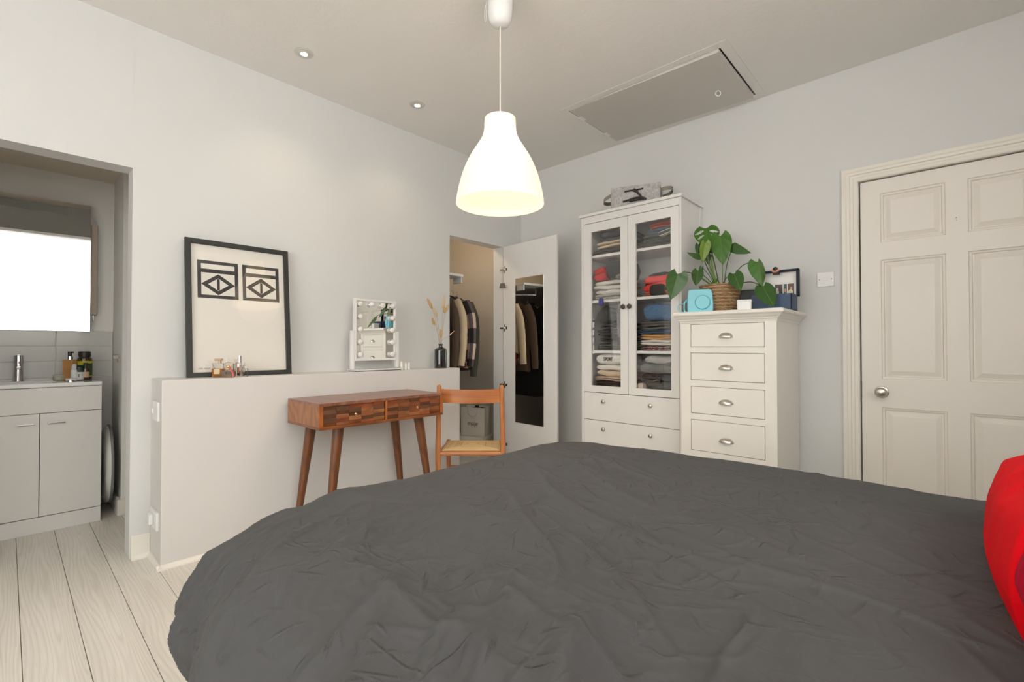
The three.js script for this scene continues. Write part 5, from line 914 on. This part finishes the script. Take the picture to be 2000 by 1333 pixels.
// ================= closet =================
{
  const s = thing('closet_shelf', 'white shelf on a bracket with a hanging rail inside the closet', 'shelf', [0, 0, 0]);
  part('board', rbox(-1.148, at(905, 540, 'z', 0.62).x, 1.652, 1.674, 0.62, 2.19, 0.002), M.white, s); part('bracket', [rbox(at(905, 540, 'z', 0.62).x - 0.12, at(905, 540, 'z', 0.62).x - 0.01, 1.60, 1.652, 0.622, 0.636, 0.002)], M.white, s); part('rail', rod(V(-0.80, 1.582, 0.22), V(-0.27, 1.582, 0.90), 0.010), M.chrome, s);
  part('rail_socket', rod(V(-0.27, 1.582, 0.90), V(-0.27, 1.66, 0.90), 0.006), M.chrome, s);
  // a coat on a hanger: flattened body, two sleeves, collar; x is across the shoulders
  function coat(name, label, category, x, y, z, len, mat, o = {}) {
    const t = thing(name, label, category, [x, y, z], o.turn ?? 0), w = o.w ?? 0.21, n = 22, m = 28, pos = [], uv = [], idx = [];
    for (let i = 0; i <= n; i++) for (let j = 0; j <= m; j++) {
      const k = i / n, th = j / m * Math.PI * 2, sh = k < 0.1 ? Math.pow(k / 0.1, 0.6) : 1, ww = (w * (0.28 + 0.72 * sh)) * (1 + 0.10 * k), dd = (0.045 + 0.03 * k) * (0.5 + 0.5 * sh), fold2 = 1 + 0.16 * k * Math.sin(th * 5 + (o.seed ?? 1) * 2);
      pos.push(ww * Math.cos(th), -0.05 - k * len - (1 - sh) * -0.03 + 0.02 * N3(th, k * 4, o.seed ?? 1), dd * Math.sin(th) * fold2); uv.push(ww * Math.cos(th) * 2.2, k * len * 2.2);
    }
    for (let i = 0; i < n; i++) for (let j = 0; j < m; j++) { const a = i * (m + 1) + j, b = a + m + 1; idx.push(a, a + 1, b, b, a + 1, b + 1); }
    const g = new THREE.BufferGeometry(); g.setAttribute('position', new THREE.Float32BufferAttribute(pos, 3)); g.setAttribute('uv', new THREE.Float32BufferAttribute(uv, 2)); g.setIndex(idx); g.computeVertexNormals();
    part('body', g, mat, t);
    const sl = o.sleeve ?? 0.55;
    for (const s2 of [-1, 1]) {
      const c = new THREE.CatmullRomCurve3([V(s2 * w * 0.86, -0.085, 0), V(s2 * (w + 0.045), -0.15 - sl * 0.1, 0.0), V(s2 * (w + 0.075), -0.12 - sl * 0.55, 0.01), V(s2 * (w + 0.07), -0.1 - sl, 0.03)]), tg = new THREE.TubeGeometry(c, 24, 0.052, 14), p = tg.attributes.position, q = tg.attributes.uv;
      for (let i = 0; i < p.count; i++) { const k = q.getX(i), cc = c.getPoint(k), f = 1 - 0.3 * k + 0.08 * N3(k * 14, q.getY(i) * 5, s2 + (o.seed ?? 1)); p.setXYZ(i, cc.x + (p.getX(i) - cc.x) * f, cc.y + (p.getY(i) - cc.y) * f, cc.z + (p.getZ(i) - cc.z) * f * 0.75); q.setXY(i, q.getY(i) * 1.5, k * sl * 2.0); }
      tg.computeVertexNormals(); part('sleeve', tg, o.sleeveMat ?? mat, t);
    }
    part('collar', new THREE.TorusGeometry(0.065, 0.022, 8, 20).scale(1, 0.9, 0.6).rotateX(0.9).translate(0, -0.055, 0), mat, t);
    const hg = part('hanger', [rod(V(-w * 0.8, -0.075, 0), V(0, -0.02, 0), 0.006), rod(V(w * 0.8, -0.075, 0), V(0, -0.02, 0), 0.006)], std({ color: lin(0.06, 0.05, 0.045), roughness: 0.6 }), t, 'dark coat hanger');
    part('hook', tube([V(0, -0.02, 0), V(0, 0.01, 0), V(0.014, 0.032, 0), V(0, 0.05, 0), V(-0.014, 0.036, 0)], 0.002, 20, 6), M.chrome, hg);
    return t;
  }
  const plaidTex = dataTex(128, 128, (u, v) => { const a = (u * 2) % 1 < 0.5, b = (v * 2) % 1 < 0.5, n = 14 * (tileNoise(u, v, 64, 64, 8) - 0.5); const c = a && b ? [30, 28, 30] : a || b ? [92, 82, 86] : [214, 190, 172]; return c.map((k) => k + n); });
  const tartan = dataTex(128, 128, (u, v) => { const a = (u * 3) % 1, b = (v * 3) % 1; const w = a < 0.12 || b < 0.12, d = (a > 0.45 && a < 0.75) || (b > 0.45 && b < 0.75); return w ? [190, 160, 150] : d ? [60, 16, 18] : [130, 22, 26]; });
  tartan.repeat.set(3, 3);
  const ry = 1.53;
  coat('olive_coat', 'long olive-grey parka hanging deepest in the closet', 'coat', at(930, 640, 'z', 0.34).x - 0.275, ry, 0.34, 0.66, cloth(0.075, 0.076, 0.058), { seed: 1, sleeve: 0.66, w: 0.2 });
  coat('plaid_jacket', 'black, grey and cream checked shirt-jacket hanging in the closet', 'jacket', at(924, 620, 'z', 0.47).x - 0.285, ry, 0.47, 0.62, std({ map: plaidTex, roughness: 0.95 }), { seed: 2, sleeve: 0.56 });
  coat('cream_jacket', 'cream corduroy jacket hanging in front of the checked one', 'jacket', at(905, 640, 'z', 0.60).x - 0.28, ry, 0.60, 0.60, cloth(0.66, 0.53, 0.36), { seed: 3, sleeve: 0.55 });
  coat('brown_coat', 'dark brown coat at the front of the closet rail', 'coat', at(890, 640, 'z', 0.72).x - 0.28, ry, 0.72, 0.68, cloth(0.085, 0.055, 0.035), { seed: 4, sleeve: 0.6 });
  coat('black_coat', 'black coat hanging further along the closet rail, seen in the door mirror', 'coat', -0.50, ry, 0.98, 0.95, cloth(0.012, 0.012, 0.013), { seed: 5, sleeve: 0.6, w: 0.24 });
  const sc = solo('tartan_scarf', foldedGeo(0.12, 0.16, 0.09, 2, 71, 2), std({ map: tartan, roughness: 0.9 }), 'bundled red tartan scarf hanging below the checked jacket', 'scarf'); sc.position.copy(at(901, 718, 'z', 0.56)); sc.scale.set(0.75, 0.75, 0.75);
  // things on the closet floor
  const kraft = std({ color: lin(0.68, 0.62, 0.54), roughness: 0.8 }), card = std({ color: lin(0.78, 0.74, 0.68), roughness: 0.8 });
  const bagY = 0.19;
  let t = thing('shoe_box', 'lower off-white shoe box on the closet floor', 'box', [-0.47, 0, 0.22], 0.3); part('box', rbox(-0.17, 0.17, 0, 0.075, -0.12, 0.12, 0.003), card, t); part('lid', rbox(-0.174, 0.174, 0.0755, 0.095, -0.124, 0.124, 0.003), card, t);
  t = thing('shoe_box', 'upper off-white shoe box under the paper bag', 'box', [-0.45, 0.095, 0.215], 0.36); part('box', rbox(-0.16, 0.16, 0, 0.07, -0.11, 0.11, 0.003), card, t); part('lid', rbox(-0.164, 0.164, 0.0705, 0.0945, -0.114, 0.114, 0.003), card, t);
  const b = thing('paper_bag', 'beige paper shopping bag printed maje standing on shoe boxes in the closet', 'bag', [-0.42, bagY, 0.20], 0.38);
  const w = 0.125, h = 0.272, d = 0.062, k2 = 0.002;
  part('front', rbox(-w, w, 0, h, d - k2, d, 0.0006), kraft, b); part('back', rbox(-w, w, 0, h + 0.008, -d, -d + k2, 0.0006), kraft, b); part('base', box(-w, w, 0, 0.003, -d, d), kraft, b);
  for (const s2 of [-1, 1]) { const v = []; const X1 = s2 * w, X2 = s2 * (w - 0.012); const A = [X1, 0, d], B = [X1, 0, -d], C = [X1, h, d], D = [X1, h, -d], E2 = [X2, h, 0], F = [X1, 0.07, 0]; for (const tr of [[A, B, F], [A, F, C], [F, E2, C], [B, D, F], [F, D, E2]]) v.push(...tr[0], ...tr[1], ...tr[2]); const g = new THREE.BufferGeometry(); g.setAttribute('position', new THREE.Float32BufferAttribute(v, 3)); g.computeVertexNormals(); part('gusset', g, kraft, b); }
  const tg = new TextGeometry('maje', { font, size: 0.036, depth: 0.0012, curveSegments: 5, bevelEnabled: false }); tg.computeBoundingBox(); const tw = tg.boundingBox.max.x; tg.translate(-tw / 2 - 0.0, 0.10, d);
  part('lettering', tg, std({ color: lin(0.03, 0.028, 0.026), roughness: 0.7 }), b, 'dark maje lettering');
  part('handle', [tube([V(-0.05, h - 0.01, d + 0.002), V(-0.045, h - 0.06, d + 0.004), V(0.0, h - 0.085, d + 0.004), V(0.045, h - 0.06, d + 0.004), V(0.05, h - 0.01, d + 0.002)], 0.0022, 24, 6)], kraft, b);
  t = thing('bag_contents', 'jumble of small dark and blue packets sticking out of the paper bag', 'packets', [-0.42, bagY, 0.20], 0.38);
  part('packet', rbox(-0.04, 0.06, 0.16, h - 0.008, -0.03, 0.03, 0.01), std({ color: lin(0.16, 0.22, 0.30), roughness: 0.6 }), t); part('black_packet', rbox(0.0, 0.035, 0.2, h + 0.014, -0.015, 0.012, 0.004), M.black, t); part('pink_packet', rbox(0.05, 0.11, 0.18, h - 0.004, -0.035, 0.02, 0.006), std({ color: lin(0.36, 0.22, 0.25), roughness: 0.6 }), t); part('dark_packet', rbox(0.07, 0.1, 0.2, h + 0.004, 0.02, 0.05, 0.004), M.black, t); part('bundle', rbox(-0.11, 0.11, 0.02, 0.2, -0.045, 0.045, 0.01), std({ color: lin(0.2, 0.2, 0.2), roughness: 0.8 }), t);
  t = thing('hanging_tag', 'grey cloth tag hanging by a loop from the top closet hinge', 'tag', [0.035, 1.60, 0.292]);
  const sh = new THREE.Shape(); sh.moveTo(-0.026, -0.028); sh.lineTo(0.026, -0.024); sh.lineTo(0.018, 0.014); sh.lineTo(-0.018, 0.012); sh.closePath();
  part('tag', new THREE.ExtrudeGeometry(sh, { depth: 0.012, bevelEnabled: true, bevelSize: 0.002, bevelThickness: 0.002, bevelSegments: 2 }).rotateY(YAW).translate(0, 0, 0), std({ color: lin(0.16, 0.14, 0.13), roughness: 0.9 }), t); part('loop', tube([V(0, 0.01, 0.006), V(-0.008, 0.05, 0.004), V(0.0, 0.09, 0), V(0.004, 0.13, -0.006), V(0.01, 0.09, 0.0), V(0.008, 0.05, 0.004), V(0.002, 0.01, 0.006)], 0.0012, 40, 5), cloth(0.5, 0.46, 0.4), t);
  // board and stool that the mirror shows
  t = thing('ironing_board', 'pale folded ironing board leaning in the closet, seen in the door mirror', 'ironing board', [-0.18, 0, 1.25]);
  part('board', rbox(-0.015, 0.015, 0.32, 1.42, -0.17, 0.17, 0.012), std({ color: lin(0.42, 0.43, 0.40), roughness: 0.8 }), t); part('leg', [rod(V(0.02, 0, -0.14), V(0.02, 1.0, 0.12), 0.011), rod(V(-0.02, 0, 0.14), V(-0.02, 1.0, -0.12), 0.011)], M.nickel, t);
  t.rotation.set(0, 0, 0.05);
}
// every mesh and lamp takes part in shadows
scene.traverse((o) => { if (o.isMesh) { o.castShadow = true; o.receiveShadow = true; } });
renderer.render(scene, camera);
